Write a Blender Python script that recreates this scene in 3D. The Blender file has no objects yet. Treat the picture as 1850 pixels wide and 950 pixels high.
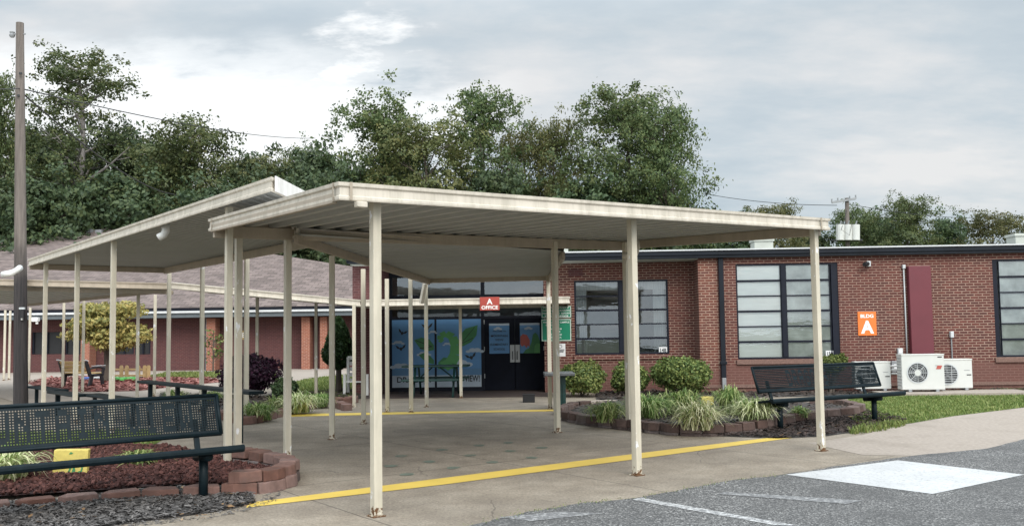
import bpy, bmesh, math, random
from mathutils import Vector, Matrix, noise as mnoise
R = math.radians
random.seed(7)
sc = bpy.context.scene
COL = sc.collection

# ------------------------------------------------------------------ camera
IMW, IMH = 1850.0, 950.0
FPX, CX, CY, CAMH = 1640.0, 925.0, 496.0, 1.6
PITCH = math.atan((601.0 - CY) / FPX)
ROLL = math.atan(0.0135)
_f0 = Vector((0, math.cos(PITCH), math.sin(PITCH)))
_u0 = Vector((0, -math.sin(PITCH), math.cos(PITCH)))
_r0 = Vector((1, 0, 0))
RT = _r0 * math.cos(ROLL) - _u0 * math.sin(ROLL)
UP = _u0 * math.cos(ROLL) + _r0 * math.sin(ROLL)
EYE = Vector((0, 0, CAMH))
cam_d = bpy.data.cameras.new('camera')
cam = bpy.data.objects.new('camera', cam_d)
COL.objects.link(cam)
cam_d.sensor_fit = 'HORIZONTAL'
cam_d.sensor_width = 36.0
cam_d.lens = FPX / IMW * 36.0
cam_d.shift_y = (CY - IMH / 2) / IMW
cam_d.clip_start = 0.1
cam_d.clip_end = 3000
m3 = Matrix((RT, UP, -_f0)).transposed()
cam.matrix_world = Matrix.Translation(EYE) @ m3.to_4x4()
sc.camera = cam

def ray(px, py):
    return _f0 + RT * ((px - CX) / FPX) + UP * ((CY - py) / FPX)
def P(px, py, z=0.0):
    d = ray(px, py)
    t = (z - EYE.z) / d.z
    return EYE + d * t
def PY(px, py, Y):
    d = ray(px, py)
    return EYE + d * (Y / d.y)
def proj(p):
    q = Vector(p) - EYE
    w = q.dot(_f0)
    return CX + q.dot(RT) / w * FPX, CY - q.dot(UP) / w * FPX
def zat(p, py):
    lo, hi = -5.0, 40.0
    for _ in range(50):
        m = (lo + hi) / 2
        if proj((p[0], p[1], m))[1] > py: lo = m
        else: hi = m
    return lo
# the school front: s runs along the wall, d is the distance away from the lot
TH = R(2.5)
TS = Vector((math.cos(TH), -math.sin(TH), 0))
TD = Vector((math.sin(TH), math.cos(TH), 0))
def fp(s, d, z): return TS * s + TD * d + Vector((0, 0, z))
def onw(px, py, d):
    r = ray(px, py)
    t = d / r.dot(TD)
    p = EYE + r * t
    return p.dot(TS), p.z

# ------------------------------------------------------------------ materials
def _new(name):
    m = bpy.data.materials.new(name); m.use_nodes = True
    nt = m.node_tree; nt.nodes.clear()
    out = nt.nodes.new('ShaderNodeOutputMaterial')
    b = nt.nodes.new('ShaderNodeBsdfPrincipled')
    nt.links.new(b.outputs[0], out.inputs[0])
    return m, nt, b, out
def N(nt, t, **kw):
    n = nt.nodes.new(t)
    for k, v in kw.items():
        if k.startswith('i_'):
            n.inputs[k[2:].replace('_', ' ')].default_value = v
        elif isinstance(k, str): setattr(n, k, v)
    return n
def L(nt, a, b): nt.links.new(a, b)
def rgba(c): return (c[0], c[1], c[2], 1.0)
def coords(nt, space='object', scale=(1, 1, 1), rnd=False):
    if space == 'world':
        o = N(nt, 'ShaderNodeNewGeometry').outputs['Position']
    elif space == 'uv':
        o = N(nt, 'ShaderNodeTexCoord').outputs['UV']
    else:
        o = N(nt, 'ShaderNodeTexCoord').outputs['Object']
    mp = N(nt, 'ShaderNodeMapping'); mp.inputs['Scale'].default_value = scale
    L(nt, o, mp.inputs[0])
    return mp.outputs[0]
def noise(nt, vec, scale, detail=4, rough=0.6):
    n = N(nt, 'ShaderNodeTexNoise'); n.inputs['Scale'].default_value = scale
    n.inputs['Detail'].default_value = detail; n.inputs['Roughness'].default_value = rough
    L(nt, vec, n.inputs['Vector'])
    return n.outputs['Fac']
def ramp(nt, fac, stops):
    r = N(nt, 'ShaderNodeValToRGB')
    while len(r.color_ramp.elements) < len(stops): r.color_ramp.elements.new(0.5)
    for e, (p, c) in zip(r.color_ramp.elements, stops):
        e.position = p; e.color = rgba(c) if len(c) == 3 else c
    L(nt, fac, r.inputs[0])
    return r.outputs[0]
def mix(nt, fac, a, b, mode='MIX'):
    m = N(nt, 'ShaderNodeMix', data_type='RGBA', blend_type=mode)
    m.clamp_factor = True
    if isinstance(fac, float): m.inputs[0].default_value = fac
    else: L(nt, fac, m.inputs[0])
    for s, v in ((6, a), (7, b)):
        if isinstance(v, (tuple, list)): m.inputs[s].default_value = rgba(v)
        else: L(nt, v, m.inputs[s])
    return m.outputs[2]
def math_(nt, op, a, b=None):
    m = N(nt, 'ShaderNodeMath', operation=op)
    for i, v in enumerate((a, b)):
        if v is None: continue
        if isinstance(v, (int, float)): m.inputs[i].default_value = v
        else: L(nt, v, m.inputs[i])
    return m.outputs[0]
def bump(nt, b, h, strength=0.3, dist=0.01):
    n = N(nt, 'ShaderNodeBump'); n.inputs['Strength'].default_value = strength
    n.inputs['Distance'].default_value = dist
    L(nt, h, n.inputs['Height']); L(nt, n.outputs[0], b.inputs['Normal'])
def mk(name, c, rough=0.6, var=0.18, scale=6, c2=None, s2=1.2, amt2=0.5, bmp=0.0, metal=0.0, space='object', stretch=(1, 1, 1), spec=0.5):
    m, nt, b, out = _new(name)
    v = coords(nt, space, stretch)
    lo = tuple(x * (1 - var) for x in c); hi = tuple(min(1, x * (1 + var)) for x in c)
    n1 = noise(nt, v, scale)
    col = ramp(nt, n1, [(0.3, lo), (0.7, hi)])
    if c2 is not None:
        n2 = noise(nt, v, s2, 6, 0.65)
        k = ramp(nt, n2, [(0.5, (0, 0, 0)), (0.72, (amt2,) * 3)])
        col = mix(nt, k, col, c2)
    L(nt, col, b.inputs['Base Color'])
    b.inputs['Roughness'].default_value = rough
    b.inputs['Metallic'].default_value = metal
    b.inputs['Specular IOR Level'].default_value = spec
    if bmp: bump(nt, b, n1, bmp)
    return m
def per_object(m, amt=.6):
    nt = m.node_tree; b = [n for n in nt.nodes if n.type == 'BSDF_PRINCIPLED'][0]
    src = b.inputs['Base Color'].links[0].from_socket
    oi = N(nt, 'ShaderNodeObjectInfo'); hs = N(nt, 'ShaderNodeHueSaturation'); L(nt, src, hs.inputs['Color'])
    L(nt, math_(nt, 'ADD', 1 - amt / 2, math_(nt, 'MULTIPLY', oi.outputs['Random'], amt)), hs.inputs['Value'])
    L(nt, math_(nt, 'ADD', 1.15, math_(nt, 'MULTIPLY', oi.outputs['Random'], -amt * .7)), hs.inputs['Saturation'])
    L(nt, hs.outputs[0], b.inputs['Base Color'])

M = {}
def brick(name, c1, c2, mortar, dirt=0.5, low=None):
    m, nt, b, out = _new(name)
    v = coords(nt, 'uv')
    t = N(nt, 'ShaderNodeTexBrick'); L(nt, v, t.inputs['Vector'])
    t.inputs['Color1'].default_value = rgba(c1); t.inputs['Color2'].default_value = rgba(c2)
    t.inputs['Mortar'].default_value = rgba(mortar); t.inputs['Scale'].default_value = 1
    t.inputs['Mortar Size'].default_value = 0.0105; t.inputs['Mortar Smooth'].default_value = 0.15
    t.inputs['Bias'].default_value = 0.0
    t.inputs['Brick Width'].default_value = 0.203; t.inputs['Row Height'].default_value = 0.0677
    n1 = noise(nt, v, 0.7, 5); n2 = noise(nt, v, 9, 3)
    col = mix(nt, ramp(nt, n2, [(0.3, (0, 0, 0)), (0.75, (0.45,) * 3)]), t.outputs['Color'], (c1[0] * .45, c1[1] * .45, c1[2] * .5), 'MIX')
    col = mix(nt, ramp(nt, n1, [(0.45, (0, 0, 0)), (0.75, (dirt,) * 3)]), col, (c1[0] * .8, c1[1] * .9, c1[2] * .95))
    sk = noise(nt, coords(nt, 'uv', (3.0, .22, 1)), 1.6, 5, .7)
    col = mix(nt, ramp(nt, sk, [(0.52, (0, 0, 0)), (0.75, (0.4,) * 3)]), col, (c1[0] * .45, c1[1] * .7, c1[2] * .8))
    if low:
        sep = N(nt, 'ShaderNodeSeparateXYZ'); L(nt, v, sep.inputs[0])
        z = math_(nt, 'ADD', sep.outputs[1], math_(nt, 'MULTIPLY', math_(nt, 'SUBTRACT', n2, 0.5), 0.25))
        k = ramp(nt, z, [(low - 0.05, (0.75,) * 3), (low + 0.05, (0, 0, 0))])
        col = mix(nt, k, col, low_c)
    L(nt, col, b.inputs['Base Color']); b.inputs['Roughness'].default_value = 0.85
    bump(nt, b, math_(nt, 'SUBTRACT', 1.0, t.outputs['Fac']), 0.5, 0.006)
    return m
low_c = (0.14, 0.062, 0.05)
M['brick'] = brick('brick_wall', (0.125, 0.029, 0.020), (0.068, 0.019, 0.016), (0.33, 0.225, 0.175), 0.5, low=0.72)
M['brick_pilaster'] = brick('brick_pilaster', (0.160, 0.043, 0.027), (0.10, 0.028, 0.022), (0.37, 0.255, 0.19), 0.3, low=0.6)
M['brick_dark'] = brick('brick_wing', (0.115, 0.036, 0.034), (0.085, 0.028, 0.03), (0.15, 0.08, 0.075), 0.3)
M['brick_orange'] = brick('brick_pillar', (0.33, 0.10, 0.055), (0.24, 0.075, 0.05), (0.42, 0.27, 0.2), 0.3)
M['sill'] = mk('brick_sill', (0.17, 0.10, 0.08), 0.85, 0.3, 30)

def cream(name, base, stain=(0.20, 0.185, 0.13), amt=0.55, peel=False):
    m, nt, b, out = _new(name)
    v = coords(nt, 'world', (1, 1, 1)); vs = coords(nt, 'world', (9, 9, 0.9))
    n1 = noise(nt, v, 3, 5); n2 = noise(nt, vs, 1.0, 5, 0.7); n3 = noise(nt, v, 0.6, 3)
    col = ramp(nt, n1, [(0.3, tuple(x * .9 for x in base)), (0.7, tuple(min(1, x * 1.06) for x in base))])
    k = math_(nt, 'MULTIPLY', ramp(nt, n2, [(0.42, (0, 0, 0)), (0.66, (1, 1, 1))]), ramp(nt, n3, [(0.36, (0.25,) * 3), (0.66, (amt,) * 3)]))
    col = mix(nt, k, col, stain)
    rough = 0.5
    if peel:
        vp = coords(nt, 'world', (1.6, 1.6, 0.8))
        n4 = noise(nt, vp, 5.5, 6, 0.62)
        kp = ramp(nt, n4, [(0.635, (0, 0, 0)), (0.655, (1, 1, 1))])
        col = mix(nt, kp, col, (0.72, 0.72, 0.73))
        sep = N(nt, 'ShaderNodeSeparateXYZ'); L(nt, N(nt, 'ShaderNodeNewGeometry').outputs['Position'], sep.inputs[0])
        zz = math_(nt, 'ADD', sep.outputs[2], math_(nt, 'MULTIPLY', math_(nt, 'SUBTRACT', noise(nt, v, 22, 4), 0.5), 0.55))
        kr = ramp(nt, zz, [(0.03, (1, 1, 1)), (0.05, (0, 0, 0))])
        col = mix(nt, kr, col, (0.11, 0.05, 0.018))
    L(nt, col, b.inputs['Base Color']); b.inputs['Roughness'].default_value = rough
    bump(nt, b, n1, 0.06, 0.01)
    return m
M['cream'] = cream('cream_painted_metal', (0.61, 0.555, 0.475), amt=.5)
M['post'] = cream('cream_post_paint', (0.56, 0.51, 0.41), amt=0.3, peel=True)
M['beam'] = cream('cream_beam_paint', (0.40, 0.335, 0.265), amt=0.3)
M['whitecap'] = cream('pale_end_fascia', (0.72, 0.70, 0.68), amt=0.35)
M['deck'] = mk('canopy_deck_metal', (0.37, 0.375, 0.36), 0.45, 0.06, 2.0, (0.30, 0.30, 0.275), 0.8, 0.5, space='world')
M['navy'] = mk('dark_frame_metal', (0.006, 0.008, 0.017), 0.5, 0.2, 8, spec=.25)
M['door'] = mk('door_paint', (0.005, 0.007, 0.015), 0.6, 0.2, 3, spec=.15)
M['fascia_dark'] = mk('roof_edge_metal', (0.009, 0.012, 0.018), 0.5, 0.25, 2, spec=.2)
M['drip'] = mk('roof_drip_edge', (0.55, 0.56, 0.57), 0.35, 0.05, 4)
M['soffit'] = mk('soffit_board', (0.42, 0.44, 0.40), 0.7, 0.1, 2)
M['flatroof'] = mk('flat_roof', (0.3, 0.3, 0.29), 0.9, 0.15, 1)
M['white'] = mk('white_paint', (0.75, 0.75, 0.73), 0.5, 0.05, 5)
M['acwhite'] = mk('ac_casing_paint', (0.58, 0.585, 0.56), 0.4, 0.04, 3, (0.55, 0.55, 0.5), 2, 0.3)
M['grey'] = mk('grey_metal', (0.25, 0.26, 0.27), 0.45, 0.12, 6)
M['lgrey'] = mk('light_grey_metal', (0.5, 0.52, 0.53), 0.4, 0.1, 6)
M['dark'] = mk('dark_grille', (0.03, 0.032, 0.035), 0.6, 0.2, 10)
M['midgrey'] = mk('fan_grey', (0.12, 0.125, 0.13), 0.6, 0.2, 10)
M['black'] = mk('black_plastic', (0.012, 0.012, 0.014), 0.5, 0.2, 6)
M['maroon'] = mk('maroon_sheet_metal', (0.125, 0.020, 0.030), 0.5, 0.08, 1.5, (0.10, 0.02, 0.03), 1, 0.6)
M['orange'] = mk('orange_sign_face', (0.72, 0.17, 0.025), 0.45, 0.05, 3)
M['red'] = mk('red_sign_face', (0.36, 0.055, 0.04), 0.45, 0.06, 3)
M['green_sign'] = mk('green_sign_face', (0.0, 0.19, 0.10), 0.4, 0.05, 3)
M['ink'] = mk('white_lettering', (0.82, 0.82, 0.80), 0.5, 0.03, 3)
M['paper'] = mk('white_paper', (0.70, 0.70, 0.70), 0.6, 0.04, 3)
M['darkink'] = mk('dark_lettering', (0.02, 0.025, 0.03), 0.6, 0.1, 3)
M['bench'] = mk('bench_plastic_coat', (0.006, 0.013, 0.017), 0.45, 0.25, 12, (0.014, 0.02, 0.022), 3, 0.35, spec=.13)
M['table_green'] = mk('green_plastic_coat', (0.010, 0.045, 0.040), 0.4, 0.2, 8)
M['table_top'] = mk('grey_table_top', (0.10, 0.105, 0.11), 0.45, 0.2, 8)
M['wood'] = mk('pine_slats', (0.50, 0.34, 0.14), 0.6, 0.15, 4, stretch=(1, 8, 8))
M['picket'] = mk('picket_wood', (0.52, 0.36, 0.17), 0.7, 0.15, 5)
M['blackwood'] = mk('black_bench_frame', (0.022, 0.022, 0.026), 0.35, 0.2, 8)
M['pole'] = None
def wood_pole():
    m, nt, b, out = _new('weathered_pole_wood')
    v = coords(nt, 'world', (14, 14, 0.6)); v2 = coords(nt, 'world')
    n1 = noise(nt, v, 1.6, 6, 0.7); n2 = noise(nt, v2, 1.3, 4)
    sep = N(nt, 'ShaderNodeSeparateXYZ'); L(nt, N(nt, 'ShaderNodeNewGeometry').outputs['Position'], sep.inputs[0])
    zz = math_(nt, 'ADD', sep.outputs[2], math_(nt, 'MULTIPLY', math_(nt, 'SUBTRACT', n2, 0.5), 1.0))
    k = N(nt, 'ShaderNodeMapRange'); L(nt, zz, k.inputs[0]); k.inputs[1].default_value = 3.0; k.inputs[2].default_value = 4.0
    ca = ramp(nt, n1, [(0.3, (0.012, 0.012, 0.013)), (0.72, (0.06, 0.05, 0.05))])
    cb = ramp(nt, n1, [(0.3, (0.082, 0.068, 0.060)), (0.72, (0.215, 0.183, 0.163))])
    L(nt, mix(nt, k.outputs[0], ca, cb), b.inputs['Base Color']); b.inputs['Roughness'].default_value = 0.85
    bump(nt, b, n1, 0.5, 0.02)
    return m
M['pole'] = wood_pole()
def glass(name, tint=0.12):
    m, nt, b, out = _new(name)
    tr = N(nt, 'ShaderNodeBsdfTransparent'); tr.inputs[0].default_value = (0.95, 0.98, 0.97, 1)
    gl = N(nt, 'ShaderNodeBsdfGlossy'); gl.inputs['Roughness'].default_value = 0.02; gl.inputs[0].default_value = (0.9, 0.95, 1, 1)
    fr = N(nt, 'ShaderNodeFresnel'); fr.inputs[0].default_value = 1.5
    fac = math_(nt, 'ADD', math_(nt, 'MULTIPLY', fr.outputs[0], 1.3), tint)
    nb = N(nt, 'ShaderNodeBump'); nb.inputs['Strength'].default_value = 0.03; nb.inputs['Distance'].default_value = 0.02
    L(nt, noise(nt, coords(nt, 'world', (1, 1, 3)), 2.5, 2), nb.inputs['Height']); L(nt, nb.outputs[0], gl.inputs['Normal'])
    ms = N(nt, 'ShaderNodeMixShader'); L(nt, fac, ms.inputs[0]); L(nt, tr.outputs[0], ms.inputs[1]); L(nt, gl.outputs[0], ms.inputs[2])
    L(nt, ms.outputs[0], out.inputs[0])
    return m
M['glass'] = glass('window_glass', 0.10)
M['glass_pale'] = glass('window_glass_clear', 0.10)
M['blind'] = mk('window_blind', (0.80, 0.81, 0.79), 0.7, 0.06, 2, stretch=(1, 1, 6))
M['blind_dim'] = mk('window_blind_dim', (0.46, 0.48, 0.46), 0.7, 0.35, 2.5)
M['curtain'] = mk('curtain', (0.24, 0.27, 0.285), 0.8, 0.25, 6, stretch=(8, 8, .2))
M['room'] = mk('room_interior', (0.11, 0.12, 0.125), 0.9, 0.4, 1.2)

def leafmat(name, stops, rough=0.55, trans=0.25, RI=0.5):
    m, nt, b, out = _new(name)
    g = N(nt, 'ShaderNodeNewGeometry')
    oi = N(nt, 'ShaderNodeObjectInfo')
    n = noise(nt, coords(nt, 'object'), 0.55, 3)
    f = math_(nt, 'ADD', math_(nt, 'MULTIPLY', g.outputs['Random Per Island'], RI), math_(nt, 'MULTIPLY', n, 1 - RI))
    col = ramp(nt, f, stops)
    hs = N(nt, 'ShaderNodeHueSaturation'); L(nt, col, hs.inputs['Color'])
    L(nt, math_(nt, 'ADD', 0.485, math_(nt, 'MULTIPLY', oi.outputs['Random'], 0.03)), hs.inputs['Hue'])
    L(nt, math_(nt, 'ADD', 0.85, math_(nt, 'MULTIPLY', oi.outputs['Random'], 0.3)), hs.inputs['Value'])
    L(nt, hs.outputs[0], b.inputs['Base Color']); b.inputs['Roughness'].default_value = rough
    b.inputs['Specular IOR Level'].default_value = 0.3
    t = N(nt, 'ShaderNodeBsdfTranslucent'); L(nt, hs.outputs[0], t.inputs[0])
    ms = N(nt, 'ShaderNodeMixShader'); ms.inputs[0].default_value = trans
    L(nt, b.outputs[0], ms.inputs[1]); L(nt, t.outputs[0], ms.inputs[2]); L(nt, ms.outputs[0], out.inputs[0])
    return m
M['leaf'] = leafmat('oak_leaves', [(0.25, (0.052, 0.080, 0.034)), (0.5, (0.092, 0.124, 0.046)), (0.7, (0.14, 0.155, 0.056)), (0.85, (0.17, 0.135, 0.06))], RI=.35)
M['leaf_olive'] = leafmat('olive_leaves', [(0.25, (0.065, 0.082, 0.032)), (0.5, (0.118, 0.130, 0.046)), (0.75, (0.18, 0.165, 0.065))], RI=.35)
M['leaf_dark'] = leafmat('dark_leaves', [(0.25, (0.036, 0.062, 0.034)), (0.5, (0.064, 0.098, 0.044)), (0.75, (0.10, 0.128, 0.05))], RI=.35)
M['leaf_bush'] = leafmat('shrub_leaves', [(0.2, (0.045, 0.085, 0.028)), (0.45, (0.12, 0.18, 0.05)), (0.7, (0.24, 0.28, 0.085)), (0.9, (0.36, 0.35, 0.13))])
M['leaf_purple'] = leafmat('purple_leaves', [(0.2, (0.012, 0.007, 0.014)), (0.55, (0.035, 0.014, 0.030)), (0.9, (0.11, 0.035, 0.07))])
M['leaf_yellow'] = leafmat('yellowing_leaves', [(0.2, (0.13, 0.145, 0.05)), (0.5, (0.34, 0.29, 0.10)), (0.8, (0.50, 0.37, 0.14)), (0.95, (0.55, 0.34, 0.2))])
M['leaf_conifer'] = leafmat('conifer_leaves', [(0.2, (0.014, 0.034, 0.014)), (0.6, (0.04, 0.085, 0.028)), (0.9, (0.09, 0.15, 0.045))])
M['blade_var'] = leafmat('variegated_blades', [(0.22, (0.12, 0.20, 0.055)), (0.4, (0.30, 0.36, 0.13)), (0.55, (0.58, 0.58, 0.34)), (0.85, (0.78, 0.76, 0.54))])
M['blade_green'] = leafmat('green_blades', [(0.22, (0.07, 0.15, 0.04)), (0.45, (0.18, 0.28, 0.075)), (0.65, (0.38, 0.43, 0.17)), (0.88, (0.62, 0.61, 0.36))])
M['grassblade'] = leafmat('lawn_blades', [(0.2, (0.075, 0.12, 0.03)), (0.5, (0.16, 0.22, 0.055)), (0.85, (0.33, 0.33, 0.13))])
M['bark'] = mk('tree_bark', (0.085, 0.068, 0.055), 0.9, 0.3, 3, stretch=(3, 3, .6), bmp=0.4)
M['bark_pale'] = mk('pale_bark', (0.22, 0.20, 0.19), 0.9, 0.25, 3, stretch=(3, 3, .6), bmp=0.4)
M['block'] = mk('concrete_block', (0.155, 0.078, 0.060), 0.92, 0.22, 9, (0.09, 0.062, 0.055), 3.0, 0.8, bmp=0.6, space='world')
M['block_brown'] = mk('brown_block', (0.105, 0.066, 0.055), 0.92, 0.25, 9, (0.06, 0.045, 0.04), 2.0, 0.7, bmp=0.6, space='world')
M['block_low'] = mk('grey_block', (0.115, 0.085, 0.078), 0.92, 0.25, 9, (0.06, 0.05, 0.045), 2.0, 0.7, bmp=0.6, space='world')
for k_ in ('block', 'block_brown', 'block_low'): per_object(M[k_])
M['lava'] = leafmat('lava_rock', [(0.2, (0.022, 0.009, 0.009)), (0.5, (0.060, 0.022, 0.021)), (0.9, (0.14, 0.055, 0.05))], 0.95, 0.0)
M['redchip'] = leafmat('red_mulch', [(0.2, (0.10, 0.035, 0.03)), (0.5, (0.25, 0.095, 0.08)), (0.9, (0.45, 0.25, 0.22))], 0.9, 0.0)
M['chip'] = leafmat('grey_mulch', [(0.2, (0.045, 0.043, 0.042)), (0.5, (0.125, 0.118, 0.114)), (0.8, (0.23, 0.215, 0.205)), (0.93, (0.40, 0.38, 0.36))], 0.9, 0.0)
M['chip_brown'] = leafmat('brown_mulch', [(0.2, (0.018, 0.013, 0.011)), (0.5, (0.05, 0.036, 0.030)), (0.8, (0.10, 0.075, 0.065)), (0.96, (0.25, 0.21, 0.18))], 0.9, 0.0)
M['dryleaf'] = leafmat('dry_leaves', [(0.2, (0.12, 0.06, 0.03)), (0.6, (0.30, 0.19, 0.10)), (0.9, (0.5, 0.42, 0.32))], 0.8, 0.1)
M['mulchbed'] = mk('mulch_soil', (0.06, 0.054, 0.050), 0.95, 0.5, 30, bmp=0.6, space='world')
M['lavabed'] = mk('lava_soil', (0.035, 0.014, 0.013), 0.95, 0.5, 40, bmp=0.6, space='world')
M['redbed'] = mk('red_mulch_bed', (0.20, 0.075, 0.062), 0.95, 0.4, 14, bmp=0.4, space='world')
M['lawn'] = mk('lawn_soil', (0.085, 0.11, 0.032), 0.95, 0.35, 8, (0.17, 0.14, 0.07), 1.0, 0.6, bmp=0.3, space='world')
M['farground'] = mk('far_ground', (0.07, 0.085, 0.035), 0.95, 0.3, 0.6, (0.12, 0.10, 0.06), 0.1, 0.6, space='world')
M['greenspot'] = mk('faded_green_paint', (0.13, 0.165, 0.13), 0.85, 0.2, 12, (0.24, 0.20, 0.155), 9, 0.9, space='world')

def concrete():
    m, nt, b, out = _new('walkway_concrete')
    v = coords(nt, 'world')
    big = noise(nt, v, 0.45, 5, 0.6); mid = noise(nt, v, 2.2, 6, 0.7); fine = noise(nt, v, 34, 4, 0.8)
    pits = N(nt, 'ShaderNodeTexVoronoi'); pits.inputs['Scale'].default_value = 38; L(nt, v, pits.inputs['Vector'])
    col = ramp(nt, mid, [(0.25, (0.19, 0.156, 0.120)), (0.5, (0.275, 0.232, 0.182)), (0.8, (0.385, 0.335, 0.27))])
    col = mix(nt, ramp(nt, big, [(0.42, (0, 0, 0)), (0.66, (0.55,) * 3)]), col, (0.150, 0.128, 0.105))
    col = mix(nt, 0.75, col, ramp(nt, fine, [(0.3, (0.42,) * 3), (0.7, (1.5,) * 3)]), 'MULTIPLY')
    col = mix(nt, ramp(nt, pits.outputs['Distance'], [(0.0, (0.45,) * 3), (0.28, (0, 0, 0))]), col, (0.10, 0.085, 0.07))
    # tooled joints, laid out along the front canopy
    mp = N(nt, 'ShaderNodeMapping'); mp.inputs['Rotation'].default_value = (0, 0, -R(36.87)); mp.inputs['Location'].default_value = (0.55, 0.9, 0)
    L(nt, N(nt, 'ShaderNodeNewGeometry').outputs['Position'], mp.inputs[0])
    wob = noise(nt, v, 3, 2)
    sep = N(nt, 'ShaderNodeSeparateXYZ'); L(nt, mp.outputs[0], sep.inputs[0])
    jm = None
    for i in (0, 1):
        a = math_(nt, 'ADD', sep.outputs[i], math_(nt, 'MULTIPLY', math_(nt, 'SUBTRACT', wob, 0.5), 0.03))
        a = math_(nt, 'ABSOLUTE', math_(nt, 'SUBTRACT', math_(nt, 'FRACT', math_(nt, 'DIVIDE', a, 2.9)), 0.5))
        j = math_(nt, 'LESS_THAN', a, 0.0032)
        jm = j if jm is None else math_(nt, 'MAXIMUM', jm, j)
    col = mix(nt, math_(nt, 'MULTIPLY', jm, 0.65), col, (0.05, 0.042, 0.035))
    # hairline cracks
    vo = N(nt, 'ShaderNodeTexVoronoi', feature='DISTANCE_TO_EDGE'); vo.inputs['Scale'].default_value = 0.33
    wv = mix(nt, 0.12, v, N(nt, 'ShaderNodeTexNoise').outputs['Color'])
    nz = N(nt, 'ShaderNodeTexNoise'); nz.inputs['Scale'].default_value = 1.7; nz.inputs['Detail'].default_value = 6; L(nt, v, nz.inputs['Vector'])
    wv = mix(nt, 0.35, v, nz.outputs['Color'], 'ADD'); L(nt, wv, vo.inputs['Vector'])
    cr = math_(nt, 'MULTIPLY', math_(nt, 'LESS_THAN', vo.outputs['Distance'], 0.0018), ramp(nt, big, [(0.48, (0, 0, 0)), (0.55, (0.55,) * 3)]))
    col = mix(nt, cr, col, (0.06, 0.05, 0.042))
    L(nt, col, b.inputs['Base Color']); b.inputs['Roughness'].default_value = 0.9
    bump(nt, b, math_(nt, 'SUBTRACT', fine, math_(nt, 'MULTIPLY', jm, 2.0)), 0.35, 0.006)
    return m
M['concrete'] = concrete()
M['path'] = mk('path_concrete', (0.325, 0.278, 0.238), 0.9, 0.18, 18, (0.23, 0.195, 0.16), 1.1, 0.7, bmp=0.2, space='world')
M['brickfloor'] = mk('entry_brick_floor', (0.07, 0.05, 0.045), 0.8, 0.25, 12, space='world')
def asphalt():
    m, nt, b, out = _new('asphalt')
    v = coords(nt, 'world')
    vo = N(nt, 'ShaderNodeTexVoronoi'); vo.inputs['Scale'].default_value = 80; L(nt, v, vo.inputs['Vector'])
    sepc = N(nt, 'ShaderNodeSeparateColor'); L(nt, vo.outputs['Color'], sepc.inputs[0])
    col = ramp(nt, sepc.outputs[0], [(0.0, (0.045, 0.045, 0.045)), (0.5, (0.105, 0.104, 0.104)), (0.8, (0.185, 0.183, 0.18)), (1.0, (0.42, 0.41, 0.40))])
    big = noise(nt, v, 0.8, 5)
    col = mix(nt, ramp(nt, big, [(0.40, (0, 0, 0)), (0.66, (0.7,) * 3)]), col, (0.078, 0.077, 0.077))
    stn = noise(nt, coords(nt, 'world', (.5, 1.6, 1)), 1.1, 6, .7)
    col = mix(nt, ramp(nt, stn, [(0.56, (0, 0, 0)), (0.72, (0.6,) * 3)]), col, (0.045, 0.045, 0.047))
    L(nt, col, b.inputs['Base Color']); b.inputs['Roughness'].default_value = 0.9
    bump(nt, b, vo.outputs['Distance'], 0.5, 0.012)
    return m
M['asphalt'] = asphalt()
def paint(name, c, wear, under, s=16):
    m, nt, b, out = _new(name)
    v = coords(nt, 'world')
    n = noise(nt, v, s, 5, 0.75); n2 = noise(nt, v, 2, 3)
    col = ramp(nt, n2, [(0.3, tuple(x * .88 for x in c)), (0.7, tuple(min(1, x * 1.05) for x in c))])
    k = ramp(nt, n, [(wear, (0, 0, 0)), (wear + .04, (0.8,) * 3)])
    L(nt, mix(nt, k, col, under), b.inputs['Base Color']); b.inputs['Roughness'].default_value = 0.7
    bump(nt, b, n, 0.2, 0.004)
    return m
M['yellow'] = paint('yellow_line_paint', (0.70, 0.50, 0.10), 0.68, (0.28, 0.22, 0.13))
M['whiteline'] = paint('white_line_paint', (0.52, 0.52, 0.52), 0.47, (0.13, 0.13, 0.135), 22)
M['faintline'] = paint('worn_line_paint', (0.36, 0.36, 0.36), 0.44, (0.11, 0.11, 0.115), 22)
M['whitepatch'] = paint('white_patch_paint', (0.52, 0.525, 0.53), 0.55, (0.32, 0.32, 0.32), 24)
def shingles():
    m, nt, b, out = _new('roof_shingles')
    v = coords(nt, 'uv')
    t = N(nt, 'ShaderNodeTexBrick'); L(nt, v, t.inputs['Vector'])
    t.inputs['Color1'].default_value = rgba((0.115, 0.092, 0.083)); t.inputs['Color2'].default_value = rgba((0.195, 0.158, 0.145))
    t.inputs['Mortar'].default_value = rgba((0.065, 0.05, 0.05)); t.inputs['Scale'].default_value = 1
    t.inputs['Mortar Size'].default_value = 0.016; t.inputs['Brick Width'].default_value = 0.5; t.inputs['Row Height'].default_value = 0.34
    n = noise(nt, coords(nt, 'uv', (1, 3, 1)), 1.6, 5, 0.7)
    col = mix(nt, 0.8, t.outputs['Color'], ramp(nt, n, [(0.3, (0.5, 0.48, 0.5)), (0.7, (1.5, 1.42, 1.4))]), 'MULTIPLY')
    L(nt, col, b.inputs['Base Color']); b.inputs['Roughness'].default_value = 0.9
    return m
M['shingle'] = shingles()
M['eave'] = mk('eave_boards', (0.115, 0.135, 0.15), 0.5, 0.12, 2)
M['sky_blue'] = mk('poster_blue', (0.10, 0.26, 0.50), 0.5, 0.06, 1.5)
M['poster_sea'] = mk('poster_deep_blue', (0.10, 0.23, 0.40), 0.5, 0.06, 2)
M['cloud_print'] = mk('poster_cloud', (0.42, 0.50, 0.58), 0.5, 0.06, 3)
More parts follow.
